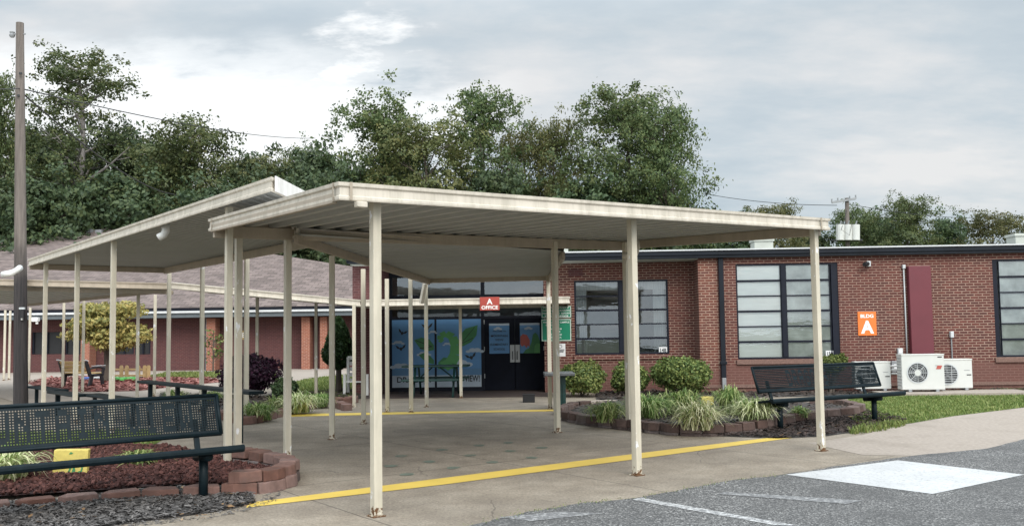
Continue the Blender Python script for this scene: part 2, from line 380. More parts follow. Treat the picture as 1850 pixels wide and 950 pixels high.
M['green_print'] = mk('poster_green', (0.045, 0.20, 0.07), 0.5, 0.1, 3)
M['green_print2'] = mk('poster_bright_green', (0.09, 0.32, 0.10), 0.5, 0.1, 3)
M['red_print'] = mk('poster_red', (0.42, 0.09, 0.07), 0.5, 0.1, 3)
M['yellow_tile'] = mk('yellow_stone_paint', (0.52, 0.42, 0.11), 0.8, 0.15, 14, (0.35, 0.27, 0.09), 6, 0.5)
M['tile_blue'] = mk('blue_tile', (0.12, 0.22, 0.6), 0.5, 0.2, 8)
M['tile_green'] = mk('green_tile', (0.12, 0.5, 0.12), 0.5, 0.2, 8)
M['gold'] = mk('gold_sign', (0.42, 0.28, 0.09), 0.5, 0.1, 4)
M['wire'] = mk('wire_black', (0.02, 0.02, 0.022), 0.6, 0.1, 3)

# ------------------------------------------------------------------ mesh builder
class MB:
    def __init__(s): s.v = []; s.f = []; s.mi = []
    def add(s, vs, fs, mi=0):
        o = len(s.v); s.v += [Vector(x) for x in vs]
        for f in fs: s.f.append([o + i for i in f]); s.mi.append(mi)
        return s
    def box(s, c, sz, rot=None, mi=0):
        hx, hy, hz = sz[0] / 2, sz[1] / 2, sz[2] / 2
        vs = [Vector((x, y, z)) for z in (-hz, hz) for x, y in ((-hx, -hy), (hx, -hy), (hx, hy), (-hx, hy))]
        if rot is not None: vs = [rot @ v for v in vs]
        c = Vector(c)
        return s.add([v + c for v in vs], [(3, 2, 1, 0), (4, 5, 6, 7), (0, 1, 5, 4), (1, 2, 6, 5), (2, 3, 7, 6), (3, 0, 4, 7)], mi)
    def fbox(s, s0, s1, d0, d1, z0, z1, mi=0):
        vs = [fp(a, b, z) for z in (z0, z1) for a, b in ((s0, d0), (s1, d0), (s1, d1), (s0, d1))]
        return s.add(vs, [(3, 2, 1, 0), (4, 5, 6, 7), (0, 1, 5, 4), (1, 2, 6, 5), (2, 3, 7, 6), (3, 0, 4, 7)], mi)
    def poly(s, pts, mi=0): return s.add(pts, [tuple(range(len(pts)))], mi)
    def prism(s, pts, h, mi=0):
        n = len(pts); lo = [Vector(p) for p in pts]; hi = [p + Vector((0, 0, h)) for p in lo]
        fs = [tuple(range(n - 1, -1, -1)), tuple(range(n, 2 * n))] + [(i, (i + 1) % n, n + (i + 1) % n, n + i) for i in range(n)]
        return s.add(lo + hi, fs, mi)
    def ext(s, pts, off, mi=0):
        n = len(pts); lo = [Vector(p) for p in pts]; hi = [p + Vector(off) for p in lo]
        fs = [tuple(range(n - 1, -1, -1)), tuple(range(n, 2 * n))] + [(i, (i + 1) % n, n + (i + 1) % n, n + i) for i in range(n)]
        return s.add(lo + hi, fs, mi)
    def tube(s, pts, rad, n=8, cap=True, mi=0):
        pts = [Vector(p) for p in pts]
        if not isinstance(rad, (list, tuple)): rad = [rad] * len(pts)
        vs = []; prev = None
        for i, p in enumerate(pts):
            d = (pts[min(i + 1, len(pts) - 1)] - pts[max(i - 1, 0)]).normalized()
            if prev is None:
                a = d.cross(Vector((0, 0, 1)))
                if a.length < 1e-3: a = d.cross(Vector((1, 0, 0)))
            else: a = prev - d * prev.dot(d)
            a.normalize(); prev = a; b = d.cross(a)
            for k in range(n):
                t = 2 * math.pi * k / n
                vs.append(p + (a * math.cos(t) + b * math.sin(t)) * rad[i])
        fs = []
        for i in range(len(pts) - 1):
            for k in range(n):
                fs.append((i * n + k, i * n + (k + 1) % n, (i + 1) * n + (k + 1) % n, (i + 1) * n + k))
        if cap:
            fs.append(tuple(range(n - 1, -1, -1))); fs.append(tuple((len(pts) - 1) * n + k for k in range(n)))
        return s.add(vs, fs, mi)
    def bar(s, a, b, w, h, mi=0, roll=None):
        a, b = Vector(a), Vector(b); d = b - a; x = d.normalized()
        up = Vector((0, 0, 1)) if abs(x.z) < 0.95 else Vector((0, 1, 0))
        y = up.cross(x).normalized(); z = x.cross(y)
        rot = Matrix((x, y, z)).transposed()
        return s.box((a + b) / 2, (d.length, w, h), rot, mi)
    def disc(s, c, nrm, r, n=24, mi=0, r2=None, squash=1.0):
        c = Vector(c); nrm = Vector(nrm).normalized()
        a = nrm.cross(Vector((0, 0, 1)))
        if a.length < 1e-3: a = Vector((1, 0, 0))
        a.normalize(); b = nrm.cross(a)
        ring = [c + (a * math.cos(2 * math.pi * k / n) + b * math.sin(2 * math.pi * k / n) * squash) * r for k in range(n)]
        if r2 is None: return s.add(ring, [tuple(range(n))], mi)
        ring2 = [c + (a * math.cos(2 * math.pi * k / n) + b * math.sin(2 * math.pi * k / n) * squash) * r2 for k in range(n)]
        return s.add(ring + ring2, [(k, (k + 1) % n, n + (k + 1) % n, n + k) for k in range(n)], mi)
    def text(s, body, o, right, up, h=None, w=None, mi=0, thick=0.0, bold=0.0, spacing=1.0):
        o, right, up = Vector(o), Vector(right).normalized(), Vector(up).normalized()
        vs, fs = text_geo(body, bold, spacing)
        x0 = min(v[0] for v in vs); x1 = max(v[0] for v in vs); y0 = min(v[1] for v in vs); y1 = max(v[1] for v in vs)
        if h and w: sx, sy = w / (x1 - x0), h / (y1 - y0)
        elif h: sx = sy = h / (y1 - y0)
        else: sx = sy = w / (x1 - x0)
        cx, cy = (x0 + x1) / 2, (y0 + y1) / 2
        return s.add([o + right * (v[0] - cx) * sx + up * (v[1] - cy) * sy for v in vs], fs, mi)
    def build(s, name, mats, parent=None, loc=None, bevel=0.0, smooth=False):
        me = bpy.data.meshes.new(name)
        base = Vector(loc) if loc is not None else (parent_world(parent) if parent is not None else Vector((0, 0, 0)))
        me.from_pydata([v - base for v in s.v], [], s.f)
        if not isinstance(mats, (list, tuple)): mats = [mats]
        for m in mats: me.materials.append(m)
        for p, k in zip(me.polygons, s.mi): p.material_index = k
        uv = me.uv_layers.new(name='UVMap')
        for p in me.polygons:
            n = p.normal
            if abs(n.z) < 0.9:
                t = Vector((-n.y, n.x, 0)).normalized()
                w = n.cross(t) if abs(n.z) > 0.02 else None
                for li in p.loop_indices:
                    q = s.v[me.loops[li].vertex_index]
                    uv.data[li].uv = (q.dot(t), q.z if w is None else -q.dot(w) if w.z < 0 else q.dot(w))
            else:
                for li in p.loop_indices:
                    q = s.v[me.loops[li].vertex_index]; uv.data[li].uv = (q.x, q.y)
        if smooth:
            for p in me.polygons: p.use_smooth = True
        me.validate()
        o = bpy.data.objects.new(name, me); COL.objects.link(o)
        if parent is not None:
            o.parent = parent
            if loc is not None: o.location = base - parent_world(parent)
        else: o.location = base
        if bevel:
            b = o.modifiers.new('bevel', 'BEVEL'); b.width = bevel; b.segments = 2; b.limit_method = 'ANGLE'; b.angle_limit = R(40)
        return o
def parent_world(o):
    p = Vector((0, 0, 0))
    while o is not None: p = p + o.location; o = o.parent
    return p
_tc = {}
def text_geo(body, bold, spacing):
    k = (body, bold, spacing)
    if k in _tc: return _tc[k]
    c = bpy.data.curves.new('lettering_curve', 'FONT'); c.body = body; c.size = 1; c.offset = bold; c.space_character = spacing
    c.resolution_u = 3
    o = bpy.data.objects.new('lettering_tmp', c); COL.objects.link(o)
    dg = bpy.context.evaluated_depsgraph_get()
    me = bpy.data.meshes.new_from_object(o.evaluated_get(dg))
    vs = [tuple(v.co) for v in me.vertices]; fs = [tuple(p.vertices) for p in me.polygons]
    bpy.data.objects.remove(o); bpy.data.curves.remove(c); bpy.data.meshes.remove(me)
    _tc[k] = (vs, fs)
    return vs, fs
def tag(o, label, cat, group=None):
    o['label'] = label; o['category'] = cat
    if group: o['group'] = group
    return o
def thing(name, label, cat, loc=(0, 0, 0), group=None, rotz=0.0):
    o = bpy.data.objects.new(name, None); COL.objects.link(o); o.location = Vector(loc); o.rotation_euler = (0, 0, rotz)
    o.empty_display_size = 0.2
    return tag(o, label, cat, group)
def struct(name, mb, mat):
    o = mb.build(name, mat); o['kind'] = 'structure'; return o
def stuff(name, mb, mat):
    o = mb.build(name, mat); o['kind'] = 'stuff'; return o
def children(o): return [c for c in bpy.data.objects if c.parent == o]
def dup(root, loc, rotz=0.0, label=None, scale=None):
    r = root.copy(); COL.objects.link(r); r.location = Vector(loc); r.rotation_euler = (0, 0, rotz)
    if scale: r.scale = scale
    if label: r['label'] = label
    for ch in children(root):
        c = ch.copy(); COL.objects.link(c); c.parent = r
        for g in children(ch):
            d = g.copy(); COL.objects.link(d); d.parent = c
    return r
def pin(pt, poly):
    x, y = pt; ins = False; n = len(poly)
    for i in range(n):
        x1, y1 = poly[i][0], poly[i][1]; x2, y2 = poly[(i + 1) % n][0], poly[(i + 1) % n][1]
        if (y1 > y) != (y2 > y) and x < (x2 - x1) * (y - y1) / (y2 - y1) + x1: ins = not ins
    return ins
def scatter(poly, n, rnd):
    xs = [p[0] for p in poly]; ys = [p[1] for p in poly]; out = []
    t = 0
    while len(out) < n and t < n * 40:
        t += 1
        q = (rnd.uniform(min(xs), max(xs)), rnd.uniform(min(ys), max(ys)))
        if pin(q, poly): out.append(q)
    return out
SKY_STR, CLOUD_STR, SUN_STR, EXPO = 0.08, 0.72, 1.5, 0.55
# ------------------------------------------------------------------ ground
def gpoly(name, pts, mat, z, world=False):
    mb = MB()
    mb.poly([Vector((p[0], p[1], z)) if world else (lambda q: Vector((q.x, q.y, z)))(P(p[0], p[1], 0)) for p in pts])
    return struct(name, mb, mat)
g = MB(); g.poly([(-420, -60, -0.03), (420, -60, -0.03), (420, 600, -0.03), (-420, 600, -0.03)])
struct('ground', g, M['farground'])
gpoly('walkway', [(-34, -2), (30, -2), (30, 26.5), (-4.6, 26.5), (-4.6, 42.2), (-34, 42.2)], M['concrete'], 0.0, True)
EDGE = [(860, 947), (950, 925), (1050, 909), (1158, 898.5), (1309, 869), (1418, 857), (1526, 840), (1647, 823), (1785, 810), (1850, 793), (1950, 775)]
apoly = [P(*p) for p in EDGE]
apts = [(p.x, p.y) for p in apoly]
# soften the edge with small wobbles
r0 = random.Random(3); fine = []
for a, b in zip(apts[:-1], apts[1:]):
    for k in range(8):
        t = k / 8; fine.append((a[0] + (b[0] - a[0]) * t + r0.uniform(-.02, .02), a[1] + (b[1] - a[1]) * t + r0.uniform(-.02, .02)))
d0 = (fine[0][0] - fine[8][0], fine[0][1] - fine[8][1])
fine = [(fine[0][0] + d0[0] * 6, fine[0][1] + d0[1] * 6)] + fine
gpoly('parking_lot', fine + [(30, 19), (30, -6), (-4, -6)], M['asphalt'], 0.004, True)
gpoly('asphalt_marking', [(1420, 858), (1622, 832), (1850, 858), (1685, 893)], M['whitepatch'], 0.008)
gpoly('parking_line', [(1141, 903), (1160, 900), (1440, 950), (1402, 950)], M['whiteline'], 0.008)
gpoly('worn_line', [(1295, 893), (1310, 889), (1560, 905), (1530, 911)], M['faintline'], 0.008)
gpoly('worn_line', [(900, 935), (1010, 925), (1090, 928), (960, 942)], M['faintline'], 0.008)
gpoly('curb_line', [(444, 917), (452, 908), (800, 863.5), (1200, 813), (1400, 789.5), (1434, 790.5), (1200, 822.5), (800, 875.5)], M['yellow'], 0.005)
gpoly('entry_line', [(520, 748), (1000, 739.5), (1000, 742.5), (520, 752.5)], M['yellow'], 0.005)
gpoly('entry_floor', [(-6.8, 25.35 - 2.35), (.95, 25.35 - 2.6), (.95, 26), (-6.8, 26)], M['brickfloor'], 0.004, True)
# lawns and beds
lawnR = [P(1500, 735), P(1560, 713), P(1640, 713), P(1760, 706), P(1960, 697), P(1960, 716), P(1850, 736), P(1720, 752), P(1620, 769), P(1560, 772)]
lawnR = [(p.x, p.y) for p in lawnR]
gpoly('lawn', lawnR, M['lawn'], 0.004, True)
pathR = [P(1460, 800), P(1560, 785), P(1620, 769), P(1720, 752), P(1850, 736), P(1980, 712), P(1980, 770), P(1850, 793), P(1785, 810), P(1647, 823), P(1560, 822)]
gpoly('path', [(p.x, p.y) for p in pathR], M['path'], 0.003, True)
mulR = [P(*p) for p in [(1255, 786), (1300, 777), (1440, 745), (1545, 738), (1640, 760), (1620, 770), (1560, 778), (1490, 788), (1405, 792)]]
mulR = [(p.x, p.y) for p in mulR]
gpoly('mulch_bed', mulR, M['mulchbed'], 0.005, True)
mulL = [P(*p) for p in [(-30, 912), (120, 905), (260, 885), (420, 872), (455, 890), (462, 909), (400, 923), (320, 934), (220, 947), (120, 965), (-60, 985)]]
mulL = [(p.x, p.y) for p in mulL]
gpoly('mulch_bed', mulL, M['mulchbed'], 0.005, True)
# wall bed behind the right planter
wb = [(fp(a, b, 0).x, fp(a, b, 0).y) for a, b in ((1.1, 24.4), (3.9, 24.4), (3.9, 23.6), (12.5, 23.6), (12.5, 22.9), (3.5, 21.6), (1.0, 21.4))]
gpoly('wall_bed', wb, M['mulchbed'], 0.006, True)
pad = MB(); pad.prism([fp(a, b, 0.0) for a, b in ((7.75, 21.55), (11.2, 21.55), (11.2, 22.75), (7.75, 22.75))], 0.07)
struct('equipment_pad', pad, M['path'])
# courtyard
lawnC = [(p.x, p.y) for p in [P(*q) for q in [(500, 722), (505, 697), (560, 684), (640, 676), (660, 700), (640, 722), (575, 725)]]]
gpoly('lawn', lawnC, M['lawn'], 0.004, True)
lawnL = [(p.x, p.y) for p in [P(*q) for q in [(-40, 822), (-40, 780), (60, 782), (260, 777), (300, 790), (275, 806), (150, 815)]]]
gpoly('lawn', lawnL, M['lawn'], 0.004, True)
lawnB = [(p.x, p.y) for p in [P(*q) for q in [(255, 684), (300, 674), (440, 671), (500, 676), (500, 683), (400, 682)]]]
gpoly('lawn', lawnB, M['lawn'], 0.004, True)
redb = [P(*q) for q in [(50, 692), (80, 684), (160, 681), (250, 683), (390, 684), (400, 690), (330, 697), (250, 706), (170, 708), (80, 706)]]
redb = [(p.x, p.y) for p in redb]
gpoly('red_mulch_bed', redb, M['redbed'], 0.006, True)
gpoly('path', [(p.x, p.y) for p in [P(*q) for q in [(-60, 700), (-60, 669), (660, 660), (640, 674), (560, 683), (505, 696), (400, 700), (300, 720), (60, 735)]]], M['path'], 0.002, True)

# scattered chips and leaves
def chips(poly, n, size, seed, flat=False, z0=0.01, zr=0.03, inside=None):
    rnd = random.Random(seed); mb = MB()
    for x, y in scatter(poly, n, rnd):
        l = size * rnd.uniform(.5, 1.6); w = l * rnd.uniform(.15, .4); a = rnd.uniform(0, 6.28)
        dx = Vector((math.cos(a), math.sin(a), rnd.uniform(-.35, .35))) * l / 2; dy = Vector((-math.sin(a), math.cos(a), rnd.uniform(-.5, .5))) * w / 2
        c = Vector((x, y, z0 + rnd.random() * zr)); 
        mb.poly([c - dx - dy * .6, c + dx * .8 - dy, c + dx + dy * .7, c - dx * .9 + dy])
    return mb
stuff('grey_mulch_chips', chips(mulL, 17000, 0.042, 11, z0=0.012, zr=0.03), M['chip'])
edgeL = [(p.x, p.y) for p in [P(*q) for q in [(-60, 985), (120, 960), (220, 943), (320, 930), (400, 919), (470, 905), (490, 880), (510, 884), (500, 905), (420, 930), (330, 942), (220, 955), (100, 980), (-60, 1000)]]]
stuff('spilled_mulch_chips', chips(edgeL, 900, 0.03, 17, z0=0.003, zr=0.012), M['chip'])
stuff('dark_mulch_chips', chips(mulR, 6500, 0.065, 12, z0=0.012, zr=0.05), M['chip_brown'])
stuff('wall_bed_chips', chips(wb, 2500, 0.11, 13, z0=0.012, zr=0.05), M['chip_brown'])
stuff('red_mulch_chips', chips(redb, 3800, 0.17, 14, z0=0.012, zr=0.07), M['redchip'])
def litter(poly, n, s, seed):
    rnd = random.Random(seed); mb = MB()
    for x, y in scatter(poly, n, rnd):
        c = Vector((x, y, 0.03 + rnd.random() * .03)); l = s * rnd.uniform(.5, 1.3); a = rnd.uniform(0, 6.28)
        dx = Vector((math.cos(a), math.sin(a), rnd.uniform(-.3, .3))) * l; dy = Vector((-math.sin(a), math.cos(a), rnd.uniform(-.3, .3))) * l * .55
        mb.poly([c - dx, c - dy * .8, c + dx, c + dy])
    return mb
lit = litter(mulL, 55, 0.04, 5)
lit2 = litter(mulR, 70, 0.055, 6)
edge = [(p.x, p.y) for p in [P(*q) for q in [(300, 936), (462, 905), (540, 885), (500, 905), (400, 945), (330, 950)]]]
lit3 = litter(edge, 26, 0.028, 8)
for q in (lit2, lit3): lit.add(q.v, q.f)
stuff('dry_leaves', lit, M['dryleaf'])

def grass(poly, n, h, w, seed):
    rnd = random.Random(seed); mb = MB()
    for x, y in scatter(poly, n, rnd):
        hh = h * rnd.uniform(.45, 1.25); a = rnd.uniform(0, 6.28); ln = rnd.uniform(.1, .7) * hh
        d = Vector((math.cos(a), math.sin(a), 0)); s = Vector((-d.y, d.x, 0)) * w * rnd.uniform(.6, 1.3)
        b = Vector((x, y, 0.0)); t = b + d * ln + Vector((0, 0, hh))
        mid = b + d * ln * .35 + Vector((0, 0, hh * .6))
        mb.add([b - s, b + s, mid + s * .7, mid - s * .7, t], [(0, 1, 2, 3), (3, 2, 4)])
    return mb
stuff('grass', grass(lawnR, 30000, 0.05, 0.010, 21), M['grassblade'])
stuff('grass', grass(lawnC, 7000, 0.075, 0.014, 22), M['grassblade'])
stuff('grass', grass(lawnL, 8000, 0.06, 0.008, 23), M['grassblade'])
stuff('grass', grass(lawnB, 4500, 0.10, 0.022, 24), M['grassblade'])
wp = [(p.x, p.y) for p in [P(*q) for q in [(1560, 775), (1620, 764), (1640, 768), (1600, 778), (1540, 785), (1530, 780)]]]
stuff('weeds', grass(wp, 500, 0.10, 0.010, 25), M['grassblade'])
# weeds along the joint between lot and walkway
wj = MB(); rj = random.Random(31)
for i in range(260):
    k = rj.randrange(0, 40); a = fine[min(k + 1, len(fine) - 2)]
    x, y = a[0] + rj.gauss(0, .06), a[1] + rj.gauss(0, .025)
    a2 = rj.uniform(0, 6.28); d = Vector((math.cos(a2), math.sin(a2), 0)) * .02
    b = Vector((x, y, 0.004)); s = Vector((-d.y, d.x, 0)) * .2
    wj.add([b - s, b + s, b + d + Vector((0, 0, rj.uniform(.006, .022)))], [(0, 1, 2)])
stuff('joint_weeds', wj, M['grassblade'])

# faded paint spots on the walkway
for i, (px, py) in enumerate([(735, 856), (776, 833), (818, 844), (849, 822), (798, 812), (890, 834), (921, 814), (866, 804), (960, 826), (979, 808), (918, 799), (725, 823), (705, 841)]):
    rs = random.Random(i + 50); c = P(px, py, 0.0045); mb = MB()
    mb.poly([c + Vector((math.cos(k * .3927) * .085 * rs.uniform(.75, 1.15), math.sin(k * .3927) * .10 * rs.uniform(.75, 1.15), 0)) for k in range(16)])
    o = mb.build('paint_spot', M['greenspot'], loc=c)
    tag(o, 'faded green paint spot on the concrete under the front canopy', 'paint mark', 'green spots painted on the walkway')

# ------------------------------------------------------------------ school building
DR, DW, DE = 23.64, 24.40, 25.40
school = thing('school_building', 'red brick school front with flat roof, black framed windows and a shaded entrance', 'school', fp(4, DR, 0))
_, ZT = onw(1333, 449.5, DR - 0.15)     # roof edge
S0W = onw(1000, 600, DW)[0] - 0.25      # wall starts right of the doors
SC = onw(1263, 560, DR)[0]              # outside corner of the projecting part
SEND = 20.0
def wallgrid(mb, s0, s1, z0, z1, d, holes, reveal=0.12):
    ss = sorted({s0, s1, *[h[0] for h in holes], *[h[1] for h in holes]}); zs = sorted({z0, z1, *[h[2] for h in holes], *[h[3] for h in holes]})
    for a, b in zip(ss[:-1], ss[1:]):
        for c, e in zip(zs[:-1], zs[1:]):
            if any(h[0] <= (a + b) / 2 <= h[1] and h[2] <= (c + e) / 2 <= h[3] for h in holes): continue
            mb.poly([fp(a, d, c), fp(b, d, c), fp(b, d, e), fp(a, d, e)])
    for h in holes:
        a, b, c, e = h; r = d + reveal
        mb.poly([fp(a, d, c), fp(a, d, e), fp(a, r, e), fp(a, r, c)]); mb.poly([fp(b, d, e), fp(b, d, c), fp(b, r, c), fp(b, r, e)])
        mb.poly([fp(a, d, e), fp(b, d, e), fp(b, r, e), fp(a, r, e)]); mb.poly([fp(b, d, c), fp(a, d, c), fp(a, r, c), fp(b, r, c)])
def rectw(x0, y0, x1, y1, d):
    a = onw(x0, y0, d); b = onw(x1, y1, d); c = onw(x0, y1, d); e = onw(x1, y0, d)
    return ((a[0] + c[0]) / 2, (b[0] + e[0]) / 2, (c[1] + b[1]) / 2, (a[1] + e[1]) / 2)
W1 = rectw(1038, 505.5, 1208, 640, DW)
W2 = rectw(1331, 475.5, 1516, 648, DR)
W3 = rectw(1796, 467, 1990, 644, DR)
mb = MB(); wallgrid(mb, SC, SEND, 0, ZT - 0.1, DR, [W2, W3])
mb.poly([fp(SEND, DR, 0), fp(SEND, DR + 12, 0), fp(SEND, DR + 12, ZT - .1), fp(SEND, DR, ZT - .1)])
mb.build('wall', M['brick'], school)
mb = MB()
s_in = SC
mb.poly([fp(SC, DW, 0), fp(SC, DR, 0), fp(SC, DR, ZT - .1), fp(SC, DW, ZT - .1)])
wallgrid(mb, S0W, SC, 0, ZT - 0.22, DW, [W1])
mb.poly([fp(S0W, DE + .2, 0), fp(S0W, DW, 0), fp(S0W, DW, ZT - .22), fp(S0W, DE + .2, ZT - .22)])
mb.build('wall', M['brick'], school)
# a lighter pilaster at the corner, standing a hair proud
mb = MB(); mb.fbox(SC - .004, onw(1297, 560, DR)[0], DR - 0.012, DR + .05, 0, ZT - .11)
mb.build('pilaster', M['brick_pilaster'], school)
mb = MB(); S1 = -3.95
mb.fbox(SC, SEND, DR - .035, DR - .002, .12, .20); mb.build('plinth', M['sill'], school)
# window sills
for W, d, sd in ((W1, DW, 'b'), (W2, DR, 's'), (W3, DR, 's')):
    mb = MB(); mb.fbox(W[0] - .04, W[1] + .04, d - .05, d + .1, W[2] - .13, W[2] - .01)
    mb.build('window_sill', M['sill'] if sd == 's' else M['brick'], school, bevel=.006)
# roof, fascia, soffit
RX0 = onw(655, 480, DE)[0]
mb = MB()
mb.poly([fp(RX0, DR - .12, ZT - .02), fp(SEND + .3, DR - .12, ZT - .02), fp(SEND + .3, DR + 13, ZT + .02), fp(RX0, DR + 13, ZT + .02)])
roof = mb.build('roof', M['flatroof'], school)
mb = MB(); mb.fbox(RX0, SEND + .3, DR - .20, DR - .03, ZT - .15, ZT - .035); mb.fbox(RX0, SEND + .3, DR - .17, DR - .03, ZT - .22, ZT - .15)
mb.fbox(RX0 - .02, RX0, DR - .20, DR + 13, ZT - .2, ZT - .03)
mb.build('fascia', M['fascia_dark'], school, bevel=.008)
mb = MB(); mb.fbox(RX0, SEND + .3, DR - .23, DR - .02, ZT - .034, ZT); mb.build('drip_edge', M['drip'], school)
mb = MB(); mb.fbox(RX0 + .05, SC, DR - .05, DE + .3, ZT - .24, ZT - .222); mb.build('soffit', M['soffit'], school)
for px, w, h in ((1377, .5, .34), (1013, .4, .36), (1843, .42, .36)):
    s, z = onw(px, 445, DR + 1.0)
    mb = MB(); mb.fbox(s - w / 2, s + w / 2, DR + .8, DR + 1.3, ZT - .03, ZT + h * .8); mb.fbox(s - w / 2 - .03, s + w / 2 + .03, DR + .77, DR + 1.33, ZT + h * .8, ZT + h)
    v = mb.build('roof_vent', M['soffit'], school, bevel=.01)
# windows
def window(W, d, cols, rows, blinds, jambs, glassm, bars=.055):
    s0, s1, z0, z1 = W
    fr = MB(); o = 0.035
    fr.fbox(s0, s1, d + .02, d + .09, z1 - .05, z1); fr.fbox(s0, s1, d + .02, d + .09, z0, z0 + .05)
    fr.fbox(s0, s0 + jambs[0], d + .02, d + .09, z0 + .05, z1 - .05); fr.fbox(s1 - jambs[1], s1, d + .02, d + .09, z0 + .05, z1 - .05)
    f = fr.build('window', M['navy'], school, bevel=.004)
    edges = []
    for (a, b) in cols:
        edges.append((s0 + (s1 - s0) * a, s0 + (s1 - s0) * b))
    mu = MB()
    for (a, b), (c, e) in zip(edges[:-1], edges[1:]): mu.fbox(b, c, d + .0, d + .10, z0 + .05, z1 - .05)
    if len(edges) > 1: mu.build('mullion', M['navy'], f)
    for k, (a, b) in enumerate(edges):
        sb = MB(); hh = (z1 - z0 - .1)
        zz = z0 + .05
        for i in range(1, rows):
            z = zz + hh * i / rows; t = bars * (1.0 if i % 2 else .65)
            sb.fbox(a, b, d + .025, d + .07, z - t / 2, z + t / 2)
        sb.fbox(a, a + .02, d + .025, d + .07, zz, zz + hh); sb.fbox(b - .02, b, d + .025, d + .07, zz, zz + hh)
        sb.build('sash', M['navy'], f)
        p = MB(); rw = random.Random(int(s0 * 100) + k)
        for i in range(rows):
            za, zb = zz + hh * i / rows, zz + hh * (i + 1) / rows; t1, t2 = rw.uniform(-.004, .004), rw.uniform(-.004, .004)
            p.poly([fp(a, d + .055 + t1, za), fp(b, d + .055 + t2, za), fp(b, d + .055 - t1, zb), fp(a, d + .055 - t2, zb)])
        p.build('pane', glassm[k], f)
        bl = MB(); kind = blinds[k]
        if kind == 'full':
            bl.poly([fp(a, d + .085, zz), fp(b, d + .085, zz), fp(b, d + .085, z1 - .05), fp(a, d + .085, z1 - .05)])
            for q in range(26):
                z = zz + hh * (.18 + q * .032); bl.fbox(a, b, d + .078, d + .084, z, z + .006)
            bl.build('blind', M['blind'], f)
        elif kind == 'half':
            bl.poly([fp(a, d + .085, zz), fp(b, d + .085, zz), fp(b, d + .085, z1 - .05), fp(a, d + .085, z1 - .05)])
            for q in range(26):
                z = zz + hh * (.17 + q * .032); bl.fbox(a, b, d + .078, d + .084, z, z + .006)
            bl.build('blind', M['blind_dim'], f)
        elif kind == 'curtain':
            side = a + .03 if k == 0 else b - .33
            for q in range(6): bl.tube([fp(side + .05 * q, d + .2 + .015 * (q % 2), zz), fp(side + .05 * q, d + .2 + .015 * (q % 2), z1)], .028, 6)
            bl.build('curtain', M['curtain'], f, smooth=True)
            vl = MB(); vl.fbox(a, b, d + .17, d + .19, z1 - .26, z1 - .05); vl.build('valance', M['curtain'], f)
    rm = MB()
    rm.poly([fp(s0 - .3, d + 2.2, z0 - .3), fp(s1 + .3, d + 2.2, z0 - .3), fp(s1 + .3, d + 2.2, z1 + .3), fp(s0 - .3, d + 2.2, z1 + .3)])
    rm.poly([fp(s0 - .3, d + .3, z0 - .31), fp(s1 + .3, d + .3, z0 - .31), fp(s1 + .3, d + 2.2, z0 - .31), fp(s0 - .3, d + 2.2, z0 - .31)])
    rm.poly([fp(s0 - .3, d + .3, z1 + .3), fp(s0 - .3, d + 2.2, z1 + .3), fp(s1 + .3, d + 2.2, z1 + .3), fp(s1 + .3, d + .3, z1 + .3)])
    for s in (s0 - .3, s1 + .3): rm.poly([fp(s, d + .3, z0 - .3), fp(s, d + 2.2, z0 - .3), fp(s, d + 2.2, z1 + .3), fp(s, d + .3, z1 + .3)])
    rm.build('room_interior', M['room'], school)
    return f
G, GP = M['glass'], M['glass_pale']
w1 = window(W1, DW, [(.012, .475), (.535, .988)], 5, ['curtain', 'curtain'], (.03, .04), [G, G])
w2 = window(W2, DR, [(.008, .445), (.49, .925)], 6, ['full', 'half'], (.02, .17), [GP, GP])
w3 = window(W3, DR, [(.06, .50), (.55, .97)], 6, ['half', 'half'], (.12, .06), [GP, GP])
# number plates in the window corners
def plate(name, px0, py0, px1, py1, d, body, win):
    s0, s1, z0, z1 = rectw(px0, py0, px1, py1, d)
    mb = MB(); mb.fbox(s0, s1, d + .045, d + .05, z0, z1); pl = mb.build(name, M['paper'], win)
    t = MB(); t.text(body, fp((s0 + s1) / 2, d + .043, (z0 + z1) / 2), TS, (0, 0, 1), w=(s1 - s0) * .72, h=(z1 - z0) * .62, bold=.03); t.build('lettering', M['darkink'], win)
plate('number_plate', 1191, 626.5, 1206, 638, DW, '148', w1)
plate('number_plate', 1493, 633, 1508, 644, DR, '150', w2)
# downspout on the corner
s_, _z = onw(1303.5, 560, DR)
mb = MB(); mb.fbox(s_ - .06, s_ + .06, DR - .10, DR - .005, .38, ZT - .2); mb.fbox(s_ - .085, s_ + .085, DR - .12, DR - .005, .72, .80)
mb.build('downspout', M['fascia_dark'], school, bevel=.008)
mb = MB(); mb.fbox(s_ - .05, s_ + .05, DR - .13, DR - .02, .08, .38); mb.build('downspout_shoe', M['grey'], school, bevel=.008)
# entrance: left brick pier, glazed screen, transoms, double doors
E = lambda px, py, d=DE: onw(px, py, d)
SL = E(703, 600)[0]; SRr = S0W
mb = MB(); mb.fbox(RX0, SL, DE - 1.3, DE + .6, 0, ZT - .23)
mb.poly([fp(RX0, DE, 0), fp(RX0, DE + 11, 0), fp(RX0, DE + 11, ZT - .2), fp(RX0, DE, ZT - .2)])
mb.build('wall', M['brick_dark'], school)
zf = [E(800, y)[1] for y in (503, 535, 553, 572)]   # transom top, sill, head, door head
zM1, zM0 = E(790, 577)[1], E(790, 699)[1]
sM0, sMm, sM1 = E(708.5, 640)[0], E(788, 640)[0], E(869.5, 640)[0]
sD0, sDm, sD1 = E(875, 640)[0], E(930.5, 640)[0], E(983, 640)[0]
en = MB()
en.fbox(SL, SRr, DE, DE + .1, E(800, 500)[1], ZT - .24)
en.fbox(SL, SRr, DE - .01, DE + .09, E(800, 539)[1], E(800, 533)[1])
